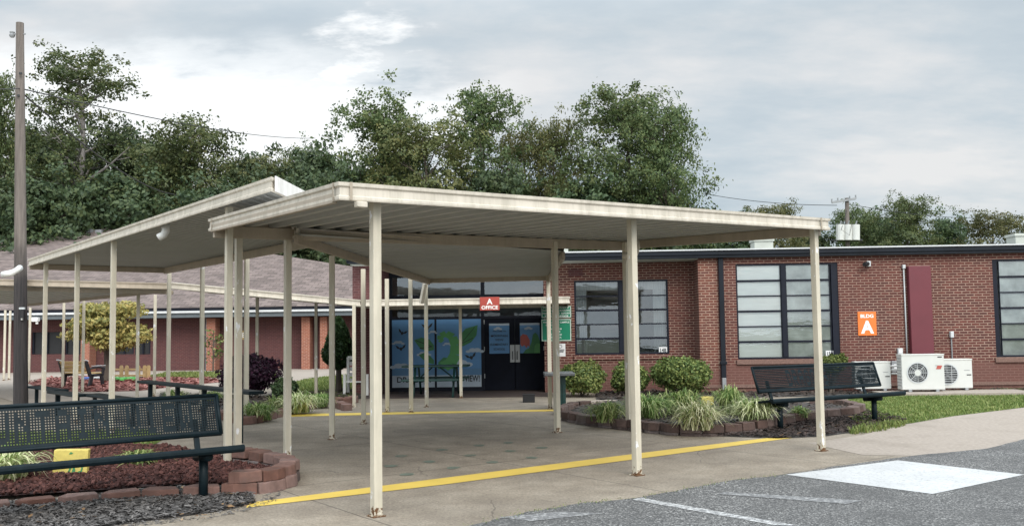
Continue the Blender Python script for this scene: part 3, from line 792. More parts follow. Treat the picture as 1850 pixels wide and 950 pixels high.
en.fbox(SL, SRr, DE - .012, DE + .088, E(800, 577)[1], E(800, 572)[1])
for a, b in ((SL, sM0 + .0), (sM1, sD0), (sD1, SRr)): en.fbox(a, b, DE - .004, DE + .096, 0, ZT - .3)
en.fbox(sMm - .04, sMm + .04, DE - .014, DE + .09, 0, zM1 + .03)
en.fbox(SL, sD0, DE - .006, DE + .094, 0, zM0)
sT = E(871.5, 520)[0]
en.fbox(sT - .05, sT + .05, DE - .02, DE + .08, E(800, 534)[1], E(800, 500)[1])
en.build('entrance_frame', M['navy'], school, bevel=.004)
tr = MB()
for a, b in ((sM0, sT - .05), (sT + .05, sD1)):
    tr.poly([fp(a, DE + .04, E(800, 534)[1]), fp(b, DE + .04, E(800, 534)[1]), fp(b, DE + .04, E(800, 501)[1]), fp(a, DE + .04, E(800, 501)[1])])
tr.build('transom_pane', M['glass'], school)
tr = MB(); a, b = sM0, sD1
tr.poly([fp(a, DE + .05, E(800, 573)[1]), fp(b, DE + .05, E(800, 573)[1]), fp(b, DE + .05, E(800, 538)[1]), fp(a, DE + .05, E(800, 538)[1])])
tr.build('transom_pane', glass('dark_transom_glass', 0.0), school)
rm = MB(); rm.poly([fp(SL, DE + 1.5, 0), fp(SRr, DE + 1.5, 0), fp(SRr, DE + 1.5, ZT), fp(SL, DE + 1.5, ZT)])
rm.poly([fp(SL, DE + .12, ZT - .2), fp(SRr, DE + .12, ZT - .2), fp(SRr, DE + 1.5, ZT - .2), fp(SL, DE + 1.5, ZT - .2)])
rm.build('room_interior', M['room'], school)
# doors
for (a, b, hs) in ((sD0, sDm - .008, 1), (sDm + .008, sD1, -1)):
    zt = E(930, 572)[1] - .01
    pw0, pw1 = (E(883.5, 600)[0], E(920, 600)[0]) if hs == 1 else (E(939, 600)[0], E(975, 600)[0])
    pz1, pz0 = E(930, 583.5)[1], E(930, 638)[1]
    dm = MB(); dm.fbox(a, b, DE + .02, DE + .065, .012, pz0 - .0); dm.fbox(a, b, DE + .02, DE + .065, pz1, zt)
    dm.fbox(a, pw0, DE + .02, DE + .065, pz0, pz1); dm.fbox(pw1, b, DE + .02, DE + .065, pz0, pz1)
    door = dm.build('door', M['door'], school, bevel=.003)
    h0, h1 = (E(921.5, 630)[0], E(929.5, 630)[0]) if hs == 1 else (E(931, 630)[0], E(939, 630)[0])
    hz1, hz0 = E(930, 622.5)[1], E(930, 654)[1]
    hm = MB(); hm.fbox(h0, h1, DE + .008, DE + .02, hz0, hz1)
    hm.build('handle_plate', M['lgrey'], door, bevel=.003)
    sx = (h0 + h1) / 2 + hs * .01
    hd = MB(); hd.tube([fp(sx, DE + .008, hz0 + .30), fp(sx, DE - .05, hz0 + .30), fp(sx, DE - .05, hz0 + .08), fp(sx, DE + .008, hz0 + .08)], .012, 8)
    hd.build('handle', M['dark'], door, smooth=True)
    hg = MB(); e = a if hs == 1 else b
    for z in (.35, 1.1, 1.85): hg.tube([fp(e, DE + .008, z), fp(e, DE + .008, z + .12)], .014, 8)
    hg.build('hinge', M['lgrey'], door)
    # printed film in the door light
    po = MB(); po.poly([fp(pw0, DE + .035, pz0), fp(pw1, DE + .035, pz0), fp(pw1, DE + .035, pz1), fp(pw0, DE + .035, pz1)], 0)
    w, h = pw1 - pw0, pz1 - pz0
    def q(u, v, k=0): return fp(pw0 + w * u, DE + .033 - .0015 * k, pz0 + h * v)
    po.poly([q(0, .93, 1), q(1, .93, 1), q(1, 1, 1), q(0, 1, 1)], 1)
    for cx, cy, rr in ((.32, .81, .1), (.44, .84, .12), (.56, .81, .09)): po.disc(q(cx, cy, 1 + cx), TD, w * rr, 14, 1, squash=.55)
    if hs == 1:
        for txt, v, wid, hh in (('WELCOME TO', .74, .66, .045), ('MOUNTAIN', .585, .82, .075), ('VIEW', .455, .42, .075), ('ELEMENTARY', .30, .88, .075), ('SCHOOL', .145, .58, .075)):
            po.text(txt, q(.5, v, 3), TS, (0, 0, 1), w=w * wid, h=h * hh, mi=2, bold=.015)
    else:
        po.poly([q(.02, .55, 2), q(.15, .64, 2), (q(.36, .60, 2)), q(.5, .42, 2), q(.48, .2, 2), q(.40, .26, 2), q(.33, .17, 2), q(.22, .27, 2), q(.1, .22, 2), q(.02, .3, 2)], 4)
        po.poly([q(.15, 0, 3), q(.3, .13, 3), q(.45, .16, 3), q(.58, .36, 3), q(.66, .62, 3), q(.78, .68, 3), q(.9, .6, 3), q(1, .4, 3), q(1, 0, 3)], 5)
        po.poly([q(.7, 0, 4), q(.74, .25, 4), q(.86, .33, 4), q(1, .3, 4), q(1, 0, 4)], 6)
    po.build('door_poster', [M['sky_blue'], M['cloud_print'], M['darkink'], M['paper'], M['red_print'], M['green_print'], M['green_print2']], door)
# window mural: sky, clouds, birds, a green hill, lettering
def mural():
    w, h = sM1 - sM0, zM1 - zM0
    po = MB()
    def q(u, v, k=0): return fp(sM0 + w * u, DE - .016 - .0012 * k, zM0 + h * v)
    def pane(u0, u1, v0, v1, k, mi): po.poly([q(u0, v0, k), q(u1, v0, k), q(u1, v1, k), q(u0, v1, k)], mi)
    g0, g1 = .478, .502
    for u0, u1 in ((0, g0), (g1, 1)):
        pane(u0, u1, .27, 1, 0, 0); pane(u0, u1, .17, .27, .5, 1); pane(u0, u1, 0, .175, 1, 2)
    rnd = random.Random(4); kk = 2.0
    for cx, cy, s in ((.07, .65, .07), (.10, .30, .12), (.36, .48, .08), (.46, .80, .05), (.93, .52, .10), (.74, .33, .16), (.62, .62, .05)):
        for i in range(4):
            kk += .05
            u = cx + (i - 1.5) * s * .5
            po.disc(q(u, cy + .02 * (1 if i in (1, 2) else 0), kk), TD, w * s * (.42 if i in (1, 2) else .28), 16, 2, squash=.55)
    # wooded green ridge, a plain stand-in for the figure on the film
    def ridge(pts, k, mi): po.poly([q(u, v, k) for u, v in pts], mi)
    # broad leaves left and right, a curling stem between them
    ridge([(.25, .70), (.33, .735), (.42, .71), (.472, .62), (.472, .55), (.40, .53), (.33, .56), (.29, .62)], 6, 3)
    ridge([(.30, .48), (.36, .51), (.43, .46), (.472, .40), (.472, .34), (.40, .36), (.34, .42)], 6, 3)
    ridge([(.74, .60), (.76, .76), (.83, .86), (.965, .91), (.95, .76), (.89, .66), (.80, .60)], 6, 3)
    for q0, q1 in (((.27, .695), (.45, .60)), ((.31, .575), (.45, .60)), ((.77, .63), (.93, .88)), ((.77, .63), (.91, .72))):
        ridge([(q0[0], q0[1] - .006), (q1[0], q1[1] - .006), (q1[0], q1[1] + .006), (q0[0], q0[1] + .006)], 7, 5)
    stem = [(.58, .30), (.66, .36), (.71, .48), (.715, .62), (.68, .74), (.61, .79), (.55, .76), (.54, .70), (.57, .67)]
    for k_ in range(len(stem) - 1):
        (xa, ya), (xb, yb) = stem[k_], stem[k_ + 1]; wa, wb = .075 - .006 * k_, .075 - .006 * (k_ + 1)
        dx, dy = xb - xa, (yb - ya); l_ = math.hypot(dx, dy); nx_, ny_ = -dy / l_, dx / l_
        ridge([(xa + nx_ * wa, ya + ny_ * wa), (xa - nx_ * wa, ya - ny_ * wa), (xb - nx_ * wb, yb - ny_ * wb), (xb + nx_ * wb, yb + ny_ * wb)], 7 + k_ * .06, 4)
    ridge([(.515, .27), (.52, .37), (.58, .44), (.66, .42), (.72, .34), (.73, .27)], 6.5, 3)
    # small birds
    for cx, cy, s, a in ((.12, .82, .055, -.3), (.40, .90, .065, .1), (.10, .59, .06, .1), (.885, .45, .065, .25)):
        c, sn = math.cos(a), math.sin(a)
        pts = [(-1, .55), (-.55, .35), (-.2, -.05), (0, .15), (.2, -.05), (.55, .35), (1, .55), (.7, -.1), (.3, -.25), (.1, -.6), (-.1, -.6), (-.3, -.25), (-.7, -.1)]
        po.poly([q(cx + (x * c - y * sn) * s, cy + (x * sn + y * c) * s * 1.25, 9) for x, y in pts], 5)
    po.text('DRAGON', q(.245, .115, 8), TS, (0, 0, 1), w=w * .38, h=h * .085, mi=5, bold=.02)
    po.text('VIEW!', q(.895, .125, 8), TS, (0, 0, 1), w=w * .17, h=h * .095, mi=5, bold=.02)
    po.build('window_mural', [M['sky_blue'], M['poster_sea'], M['cloud_print'], M['green_print'], M['green_print2'], M['darkink']], school)
mural()
# small fittings on the school front
s0, s1, z0, z1 = rectw(1640, 481, 1680, 645, DR)
duct = MB(); duct.fbox(s0, s1, DR - .17, DR - .002, .55, z1)
tag(duct.build('duct_cover', M['maroon'], bevel=.012, loc=fp((s0 + s1) / 2, DR, z0)), 'tall maroon sheet metal cover running down the brick wall above the fan units', 'duct cover')
s_, zt = onw(1631.5, 482, DR)
cd = MB(); cd.tube([fp(s_, DR - .035, .62), fp(s_, DR - .035, zt)], .018, 8)
c = thing('conduit', 'thin pale vertical conduit on the brick left of the maroon cover', 'conduit', fp(s_, DR, .6))
cd.build('pipe', M['lgrey'], c, smooth=True); k = MB(); k.fbox(s_ - .035, s_ + .035, DR - .08, DR - .005, zt - .05, zt + .05); k.build('cap', M['lgrey'], c, bevel=.006)
def wallbox(name, px, py, w, h, label, cat, mat, tail=None, extra=None):
    s, z = onw(px, py, DR); t = thing(name, label, cat, fp(s, DR, z))
    m_ = MB(); m_.fbox(s - w / 2, s + w / 2, DR - .10, DR - .003, z - h / 2, z + h / 2); m_.build('housing', M[mat], t, bevel=.012)
    if tail:
        k = MB(); k.tube([fp(s + tail[0], DR - .03, z - h / 2), fp(s + tail[0], DR - .03, z - h / 2 - tail[1])], .016, 8); k.build('conduit', M['grey'], t)
    return t, s, z
t, s, z = wallbox('utility_box', 1624.5, 634, .12, .15, 'small round grey utility box with a short pipe on the brick', 'utility box', 'lgrey', (.02, .22))
k = MB(); k.disc(fp(s, DR - .102, z), -TD, .045, 16); k.build('meter_face', M['white'], t)
wallbox('junction_box', 1717.5, 604, .085, .16, 'small grey junction box and vertical pipe right of the maroon cover', 'junction box', 'lgrey', (0, .95))
t, s, z = wallbox('disconnect_box', 1615.5, 661.5, .19, .28, 'grey electrical disconnect box with a white sticker between the fan units', 'switch box', 'grey')
k = MB(); k.fbox(s - .04, s + .04, DR - .104, DR - .101, z - .07, z + .06); k.build('sticker', M['paper'], t)
t, s, z = wallbox('security_camera', 1567.5, 477, .10, .14, 'white security camera bracketed high on the brick wall', 'camera', 'lgrey')
k = MB(); k.tube([fp(s - .03, DR - .1, z), fp(s - .14, DR - .20, z - .02)], .055, 12); k.tube([fp(s - .14, DR - .20, z - .02), fp(s - .16, DR - .215, z - .023)], .05, 12); k.build('lens_barrel', M['black'], t, smooth=False)
s, z = onw(1039.5, 492.5, DW)
k = MB(); k.fbox(s - .19, s + .19, DW - .04, DW - .002, z - .09, z + .09)
for i in range(5): k.fbox(s - .17, s + .17, DW - .05, DW - .04, z - .07 + i * .03, z - .055 + i * .03)
tag(k.build('wall_vent', M['brick_dark'], loc=fp(s, DW, z)), 'dark louvred vent in the brick above the left window', 'vent')
s, z = onw(1001, 497, DW)
k = MB(); k.tube([fp(s, DW - .02, z), fp(s, DW - .2, z - .03)], .05, 10); k.fbox(s - .03, s + .09, DW - .06, DW - .003, z - .04, z + .04)
tag(k.build('flood_light', M['white'], loc=fp(s, DW, z)), 'small white flood light on the brick beside the entrance', 'light')
# signs
def sign(name, rect, d, thick, mat, label, lines, group=None, inkm='ink', border=None, bev=.004):
    s0, s1, z0, z1 = rect
    t = thing(name, label, 'sign', fp((s0 + s1) / 2, d, z0), group)
    p = MB(); p.fbox(s0, s1, d - thick, d - .003, z0, z1); p.build('panel', M[mat], t, bevel=bev)
    l = MB(); w, h = s1 - s0, z1 - z0
    for txt, u, v, ww, hh, b in lines:
        l.text(txt, fp(s0 + w * u, d - thick - .003, z0 + h * v), TS, (0, 0, 1), w=w * ww, h=h * hh, bold=b)
    if lines: l.build('lettering', M[inkm], t)
    if border:
        bm = MB(); e = .012
        for a, b_, c_, f_ in ((s0, s1, z1 - e * 2, z1 - e), (s0, s1, z0 + e, z0 + e * 2)): bm.fbox(a + e, b_ - e, d - thick - .004, d - thick, c_, f_)
        for a in (s0 + e, s1 - 2 * e): bm.fbox(a, a + e, d - thick - .004, d - thick, z0 + 2 * e, z1 - 2 * e)
        bm.build('border', M['ink'], t)
    return t
sign('building_sign', rectw(1549.5, 563, 1583, 606, DR), DR, .02, 'orange', 'square orange sign reading BLDG A on the brick wall', [('BLDG', .5, .82, .70, .15, .03), ('A', .5, .36, .70, .54, .04)])
# green notices: text runs off behind the post
sign('notice_sign', rectw(978, 552.5, 1032, 574, DW - .0), DW, .012, 'green_sign', 'upper green notice with four lines of white text beside the doors', [('FOR THE SAFETY', .5, .83, .86, .13, .02), ('OF OUR STUDENTS', .5, .61, .9, .13, .02), ('VISITORS MUST REPORT', .5, .38, .94, .13, .02), ('TO THE OFFICE', .5, .16, .8, .13, .02)], border=True)
sign('notice_sign', rectw(978, 576, 1032, 616, DW - .0), DW, .012, 'green_sign', 'lower and taller green notice listing weapons and drugs', [('THIS SCHOOL CAMPUS', .5, .85, .88, .075, .02), ('IS FREE OF', .38, .73, .45, .075, .02), ('WEAPONS', .5, .55, .36, .07, .02), ('DRUGS', .5, .43, .26, .07, .02), ('TOBACCO', .5, .30, .36, .07, .02), ('ALCOHOL', .5, .17, .36, .07, .02)], border=True)
t = sign('paper_notice', rectw(1003, 620.5, 1021.5, 643.5, DW), DW, .008, 'paper', 'white paper notice under the green signs', [], inkm='darkink')

s0, s1, z0, z1 = rectw(1003, 620.5, 1021.5, 643.5, DW); nb = MB()
for v, wd in ((.50, .8), (.41, .7), (.32, .62)): nb.fbox(s0 + (s1 - s0) * (.5 - wd / 2), s0 + (s1 - s0) * (.5 + wd / 2), DW - .011, DW - .008, z0 + (z1 - z0) * v, z0 + (z1 - z0) * (v + .055))
nb.disc(fp((s0 + s1) / 2, DW - .0105, z0 + (z1 - z0) * .78), -TD, .05, 14, r2=.038)
nb.build('lettering', M['darkink'], t)
# ------------------------------------------------------------------ canopies
def plane_z(a, b, c):
    n = (b - a).cross(c - a)
    return lambda x, y: a.z - (n.x * (x - a.x) + n.y * (y - a.y)) / n.z
PROF = [(0, 0.0), (.022, 0.0), (.026, .012), (.026, .034), (.012, .046), (.010, .115), (.028, .128), (.032, .16), (.0, .165)]
def fascia_mesh(pts, h=.16, edges=None):
    n = len(pts); mb = MB(); rings = []
    cen = sum((p for p in pts), Vector()) / n
    for i in range(n):
        a, b, c = pts[i - 1], pts[i], pts[(i + 1) % n]
        def on(p, q):
            d = (q - p); d.z = 0; d.normalize(); o = Vector((d.y, -d.x, 0))
            return o if o.dot((p + q) / 2 - cen) > 0 else -o
        o1, o2 = on(a, b), on(b, c); m_ = (o1 + o2); m_ = m_ / max(.3, (m_.dot(o1)))
        rings.append([b + m_ * o + Vector((0, 0, z * h / .165)) for o, z in PROF])
    k = len(PROF)
    for i in range(n):
        if edges is not None and i not in edges: continue
        j = (i + 1) % n
        vs = rings[i] + rings[j]
        mb.add(vs, [(q, k + q, k + q + 1, q + 1) for q in range(k - 1)] + [(k - 1, 2 * k - 1, k, 0)])
    return mb
def deck_mesh(a, b, c, d, z0, pitch=.28, amp=.05, flat=.35):
    # corners a->b across the ribs, a->d along them
    L_ = (b - a).length; n = max(2, int(L_ / pitch)); mb = MB(); prof = []
    for i in range(n):
        u = i / n; w = 1 / n
        prof += [(u + .02 * w, amp), (u + (.5 - flat / 2) * w, amp), (u + (.5 - flat / 2 + .05) * w, 0), (u + (.5 + flat / 2 - .05) * w, 0), (u + (.5 + flat / 2) * w, amp)]
    prof.append((1, amp))
    vs = []
    for u, z in prof:
        vs.append(a + (b - a) * u + Vector((0, 0, z0 + z))); vs.append(d + (c - d) * u + Vector((0, 0, z0 + z)))
    mb.add(vs, [(2 * i, 2 * i + 2, 2 * i + 3, 2 * i + 1) for i in range(len(prof) - 1)])
    return mb
def canopy(name, label, a, b, c, d, posts=(), beams=(), fh=.16, deck_z=.075, pitch=.28, amp=.05, endcap=None, edges=None, psize=.082, rot=R(36.9), group='covered walkway roofs', swap=False, fmat='cream'):
    t = thing(name, label, 'canopy', (a.x, a.y, 0), group)
    pts = [a, b, c, d]
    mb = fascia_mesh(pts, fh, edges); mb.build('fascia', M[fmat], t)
    deck_mesh(*((a, d, c, b) if swap else (a, b, c, d)), deck_z, pitch, amp).build('roof_deck', M['deck'], t)
    top = MB(); top.poly([p + Vector((0, 0, fh * .93)) for p in pts]); top.build('roof_sheet', M['whitecap'], t)
    for (p, q, w, h, off) in beams:
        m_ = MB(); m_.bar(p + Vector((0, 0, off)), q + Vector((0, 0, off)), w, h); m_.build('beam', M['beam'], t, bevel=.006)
    pz = plane_z(a, b, d)
    for item in posts:
        x, y = item[0], item[1]; zt = (item[2] if len(item) > 2 and item[2] else pz(x, y) + .02); zb = item[3] if len(item) > 3 else 0.0
        m_ = MB(); rz = Matrix.Rotation(rot, 3, 'Z')
        m_.box((x, y, (zb + zt) / 2), (psize, psize, zt - zb), rz)
        m_.box((x, y, zb + .006), (psize + .05, psize + .05, .012), rz)
        po = m_.build('post', M['post'], t, bevel=.006)
    return t
lerp = lambda a, b, t: a + (b - a) * t
# A: the wide front canopy
C0, C1, C2 = P(615, 362, 2.75), P(1495, 416, 2.90), P(381, 418, 2.93)
C3 = C1 + C2 - C0
def g2(px, py): q = P(px, py, 0); return (q.x, q.y)
A = canopy('canopy', 'broad cream canopy nearest the lot, on square peeling posts over the yellow line', C0, C1, C3, C2,
    posts=[g2(680, 932), g2(1151, 858), g2(1484, 814), g2(429, 838), g2(519, 829), g2(1007, 781), g2(1137, 776)],
    beams=[(lerp(C2, C0, .03), lerp(C3, C1, .03), .06, .15, -.012), (lerp(C1, C3, .03), C3, .06, .13, .0), (lerp(C0, C2, .03), lerp(C2, C0, .02), .05, .09, .03)], deck_z=.066, pitch=.31, amp=.075)
for p_, q_, u_ in ((C0, C1, .012), (C0, C1, .975), (C0, C2, .02), (C0, C2, .965)):
    d_ = (q_ - p_); o_ = Vector((d_.y, -d_.x, 0)).normalized(); o_ = o_ if o_.y < 0 or o_.x < -.5 else -o_
    a_ = lerp(p_, q_, u_) + o_ * .033; j_ = MB(); dd_ = d_.normalized() * .012
    j_.ext([a_ - dd_ + Vector((0, 0, .004)), a_ + dd_ + Vector((0, 0, .004)), a_ + dd_ + Vector((0, 0, .158)), a_ - dd_ + Vector((0, 0, .158))], o_ * .004); j_.build('joint_cover', M['beam'], A)
sm = MB(); q = P(652, 370, 2.72); sm.box(q, (.10, .07, .05), Matrix.Rotation(R(36), 3, 'Z')); sm.build('canopy_lamp', M['cream'], A, bevel=.008)
s = MB(); q = P(1150, 452, 2.86)
q0 = P(1147, 440, 3.0); s.tube([q0 + Vector((.02, 0, .05)), q0 + Vector((.03, 0, -.06)), q0 + Vector((0, 0, -.16)), q0 + Vector((-.10, 0, -.20)), q0 + Vector((-.2, 0, -.18))], .055, 10)
s.build('gutter_outlet', M['cream'], A, smooth=True)
# B: the link from the front canopy to the doors
B0 = P(525, 429, 2.86) + Vector((.02, .2, 0)); B1 = P(775, 509, 2.73); B2 = P(992, 504, 2.73); B3 = Vector((.85, 14.90, 2.86))
B = canopy('canopy', 'long cream canopy linking the front canopy to the office doors', B0, B3, B2, B1,
    posts=[g2(600, 793), g2(657, 765), g2(700, 744.5), g2(743, 744.5), g2(771, 735), g2(994, 738)],
    beams=[(B0, B1, .06, .12, .0), (B1, B2, .06, .10, .02), (B3, B2, .06, .12, 0)], deck_z=.06, pitch=.3, amp=.014, edges=[1, 2, 3], rot=R(3), swap=True)
m_ = MB(); q = P(768, 512, 2.7); m_.bar(q, q + Vector((-.1, .15, -.42)), .07, .09); m_.build('downspout', M['cream'], B)
# C: the higher side canopy running to the left
ZC = 3.2
K0, K1, K2, K3 = P(490, 346, ZC), P(53, 481, ZC), P(298, 488, ZC), P(650, 420, ZC)
def onl(px, py): q = P(px, py, ZC); return (q.x, q.y)
def inset(pt, k=.05): 
    c = (K0 + K1 + K2 + K3) / 4; v = Vector(pt[:2]).to_3d(); return (pt[0], pt[1] + k)
Cc = canopy('canopy', 'higher cream canopy with a streaked fascia running away to the left past the utility pole', K0, K1, K2, K3,
    posts=[(lambda q: (q.x, q.y, ZC + .02))(P(411, 843, 0)), inset(onl(203.5, 437)), inset(onl(138, 460)), inset(onl(81, 476)), onl(306, 489), onl(366, 476), onl(446, 462)],
    beams=[(K1, K2, .06, .12, -.01), (K2, K3, .06, .14, -.02)], deck_z=.06, pitch=.2, amp=.012)
# pale end flashing
e = (K3 - K0).normalized(); m_ = MB(); o = Vector((e.y, -e.x, 0)) * .04
m_.ext([K0 + o + Vector((0, 0, -.0)), K3 + o, K3 + o + Vector((0, 0, .172)), K0 + o + Vector((0, 0, .172))], o * .4); m_.build('end_flashing', M['whitecap'], Cc)
m_ = MB(); q = P(297, 410, 3.2); q = q + Vector((0, .05, 0))
m_.tube([q + Vector((0, 0, .05)), q + Vector((0, 0, -.06)), q + Vector((-.03, 0, -.11)), q + Vector((-.10, 0, -.15))], .055, 10); m_.build('gutter_outlet', M['white'], Cc, smooth=True)
# D: low canopy across the entrance
D0, D1 = P(648, 552.5, 2.27), P(1028, 548, 2.27)
D0 = Vector((D0.x, D1.y + .04 * (D1.x - D0.x), 2.27))
D2 = D1 + TD * 3.2; D3 = D0 + TD * 3.2
Dc = canopy('canopy', 'low cream canopy crossing in front of the office doors, with the red sign', D0, D1, D2, D3,
    posts=[g2(833, 718.5), g2(640, 735)], beams=[(lerp(D0, D1, .01) + TD * .1, lerp(D1, D0, .01) + TD * .1, .05, .08, .02)], deck_z=.06, amp=.02, rot=R(3), psize=.075)
# E: walkway roof continuing left from the entrance
E0, E1 = P(310, 521.5, 2.78), D0 + Vector((-.05, 0, 0))
Ec = canopy('canopy', 'cream canopy behind the high one, dropping from the courtyard down to the entrance', E0, E1, E1 + Vector((.1, 2.6, 0)), E0 + Vector((.1, 2.6, 0)),
    posts=[g2(571, 716), (P(459, 541, 2.55).x, P(459, 541, 2.55).y + .3), (P(398, 532, 2.66).x, P(398, 532, 2.66).y + 1.5)], beams=[], deck_z=.05, amp=.02, rot=R(3), psize=.075)
# F: walkway roof far left, turning away behind the pole
F0 = P(-70, 514, 2.93); F1 = P(302, 522.5, 2.78) + Vector((0, .1, 0))
F2 = P(245, 521, 2.78); F3 = P(0, 549, 2.78); F4 = P(-250, 560, 2.9)
F2b = P(265, 524, 2.78)
Fc = canopy('canopy', 'cream canopy at the far left, its fascia coloured as if shaded, turning away behind the yellowing tree', F0, F1, F1 + (F3 - F2) * 1.0, F0 + (F3 - F2) * 1.0,
    posts=[g2(28, 733), g2(113, 702), g2(149, 708), g2(247.5, 724), g2(278.5, 716), g2(52, 692), g2(7, 687), g2(16, 686)], beams=[(F1, F1 + (F3 - F2), .06, .10, -.02), (F0 + Vector((0, .3, 0)), F1 + Vector((0, .3, 0)), .05, .1, -.06)], deck_z=.0, amp=.06, pitch=.3, rot=R(20), psize=.08, fmat='beam')  # darker beam paint on this fascia stands in for the shade on it
m_ = MB(); q = P(28, 492, 3.1) ; m_.tube([P(36, 484, 3.2), P(30, 489, 3.12), P(22, 493, 3.07), P(5, 496, 3.04)], .07, 10); m_.build('gutter_outlet', M['white'], Cc, smooth=True)
# office sign on the entrance fascia
dsg = (D0.dot(TD) + D1.dot(TD)) / 2 - .05
t = sign('office_sign', rectw(867, 536.5, 902.5, 560.5, dsg), dsg, .02, 'red', 'red sign reading A OFFICE hung on the entrance canopy', [('A', .5, .66, .30, .42, .03), ('OFFICE', .5, .22, .84, .28, .03)])

# ------------------------------------------------------------------ utility pole and wires
pb = P(37.5, 735, 0); pt = Vector((P(36, 42, 0) * 0)); dpt = pb.y
ptop = PY(36, 42, pb.y)
pole = thing('utility_pole', 'tall weathered wooden utility pole beside the left canopies, dark near its foot', 'utility pole', pb)
m_ = MB(); m_.tube([pb, lerp(pb, ptop, .35), lerp(pb, ptop, .7), ptop], [.165, .14, .115, .088], 14); m_.build('shaft', M['pole'], pole, smooth=False)
m_ = MB(); q = PY(22, 62, pb.y)
m_.tube([q + Vector((0, 0, -.08)), q + Vector((0, 0, -.03)), q, q + Vector((0, 0, .05))], [.05, .07, .05, .06], 10); m_.bar(q, PY(46, 62, pb.y), .03, .03); m_.build('insulator', M['grey'], pole)
for (px, py, w, h, mt) in ((40, 557, .13, .05, 'lgrey'), (40, 576, .04, .05, 'white'), (37, 133, .06, .05, 'dark'), (33, 173, .05, .05, 'dark')):
    q = PY(px, py, pb.y - .15); m_ = MB(); m_.box(q, (w, .05, h)); m_.build('bracket', M[mt], pole, bevel=.004)
m_ = MB(); m_.tube([P(38, 566, 0) * 0 + PY(41, 560, pb.y - .17), PY(41, 574, pb.y - .17)], .06, 8); m_.build('meter_can', M['black'], pole)
def wire(a, b, sag, r, label):
    pts = [a + (b - a) * (i / 14) + Vector((0, 0, -sag * 4 * (i / 14) * (1 - i / 14))) for i in range(15)]
    m_ = MB(); m_.tube(pts, r, 5)
    tag(m_.build('overhead_wire', M['wire'], loc=a), label, 'wire')
wire(PY(36, 160, pb.y), PY(570, 250, 60), .35, .016, 'overhead wire from the wooden pole towards the middle trees')
wire(PY(36, 160, pb.y), PY(-60, 152, 16), .05, .012, 'short overhead wire leaving the photo at the left of the wooden pole')
wire(PY(42, 170, pb.y), PY(318, 352, 52), .5, .022, 'thicker service wire sloping down from the wooden pole behind the high canopy')
pf = PY(1528, 445, 62)
wire(PY(1268, 349, 75), PY(1512, 371, 62), .25, .022, 'distant wire reaching the transformer pole from the big tree')
wire(PY(1545, 371, 62), PY(1760, 394, 80), .2, .02, 'distant wire right of the transformer pole')
# far pole with transformers
fpz = thing('transformer_pole', 'distant wooden pole with crossarm and three pale transformers above the school roof', 'utility pole', (pf.x, pf.y, 0))
ft = PY(1530, 358, 62)
m_ = MB(); m_.tube([(pf.x, pf.y, 0), ft], [.2, .13], 10); m_.build('shaft', M['pole'], fpz)
a, b = PY(1503, 366, 61.8), PY(1546, 359, 61.8); m_ = MB(); m_.bar(a, b, .12, .14)
for k in (0, .25, .75, 1): q = lerp(a, b, k); m_.tube([q, q + Vector((0, 0, .25))], .05, 6)
m_.build('crossarm', M['grey'], fpz)
m_ = MB(); m_.bar(PY(1506, 434, 61.8), PY(1556, 434, 61.8), .5, .1); m_.build('platform', M['dark'], fpz)
for px in (1518, 1532, 1546):
    m_ = MB(); q = PY(px, 434, 61.5); tp = PY(px, 406, 61.5); m_.tube([q, tp], .27, 14); m_.build('transformer', M['acwhite'], fpz)
    m_ = MB(); m_.tube([tp, tp + Vector((.05, -.1, .25))], .05, 6); m_.build('bushing', M['grey'], fpz)
m_ = MB(); m_.tube([PY(1530, 380, 61.8), PY(1520, 415, 61.1), PY(1535, 425, 61.1), PY(1540, 400, 61.2)], .016, 6); m_.build('lead', M['wire'], fpz)

# ------------------------------------------------------------------ benches
FONT = {'M': '10001 11011 10101 10101 10001 10001 10001', 'O': '01110 10001 10001 10001 10001 10001 01110', 'U': '10001 10001 10001 10001 10001 10001 01110',
 'N': '10001 11001 10101 10011 10001 10001 10001', 'T': '11111 00100 00100 00100 00100 00100 00100', 'A': '01110 10001 10001 11111 10001 10001 10001', 'I': '01110 00100 00100 00100 00100 00100 01110',
 'V': '10001 10001 10001 10001 10001 01010 00100', 'E': '11111 10000 10000 11110 10000 10000 11111', 'W': '10001 10001 10001 10101 10101 11011 10001', 'D': '11110 10001 10001 10001 10001 10001 11110',
 'R': '11110 10001 10001 11110 10100 10010 10001', 'G': '01110 10001 10000 10111 10001 10001 01110', 'S': '01111 10000 10000 01110 00001 00001 11110', ' ': '00000 00000 00000 00000 00000 00000 00000'}
def panel(mb, org, ex, ez, nx, nz, W, H, solid, hole=.62, slot=None, th=.006):
    # perforated plate: every cell is a ring of quads round its hole, unless solid
    cw, ch = W / nx, H / nz; nrm = ex.cross(ez).normalized() * th
    for i in range(nx):
        for j in range(nz):
            o = org + ex * (i * cw) + ez * (j * ch)
            q = [o, o + ex * cw, o + ex * cw + ez * ch, o + ez * ch]
            if (i, j) in solid or i in (0, nx - 1) or j in (0, nz - 1):
                mb.poly(q); continue
            c = o + ex * cw / 2 + ez * ch / 2
            hx, hz = (cw * hole / 2, ch * hole / 2) if slot is None else (cw * slot[0] / 2, ch * slot[1] / 2)
            k = .62
            oct_ = [c + ex * a * hx + ez * b * hz for a, b in ((-k, -1), (k, -1), (1, -k), (1, k), (k, 1), (-k, 1), (-1, k), (-1, -k))]
            mb.add(q + oct_ + [p + nrm for p in oct_], [(0, 1, 5, 4), (1, 6, 5), (1, 2, 7, 6), (2, 8, 7), (2, 3, 9, 8), (3, 10, 9), (3, 0, 11, 10), (0, 4, 11)] + [(4 + a, 4 + (a + 1) % 8, 12 + (a + 1) % 8, 12 + a) for a in range(8)])
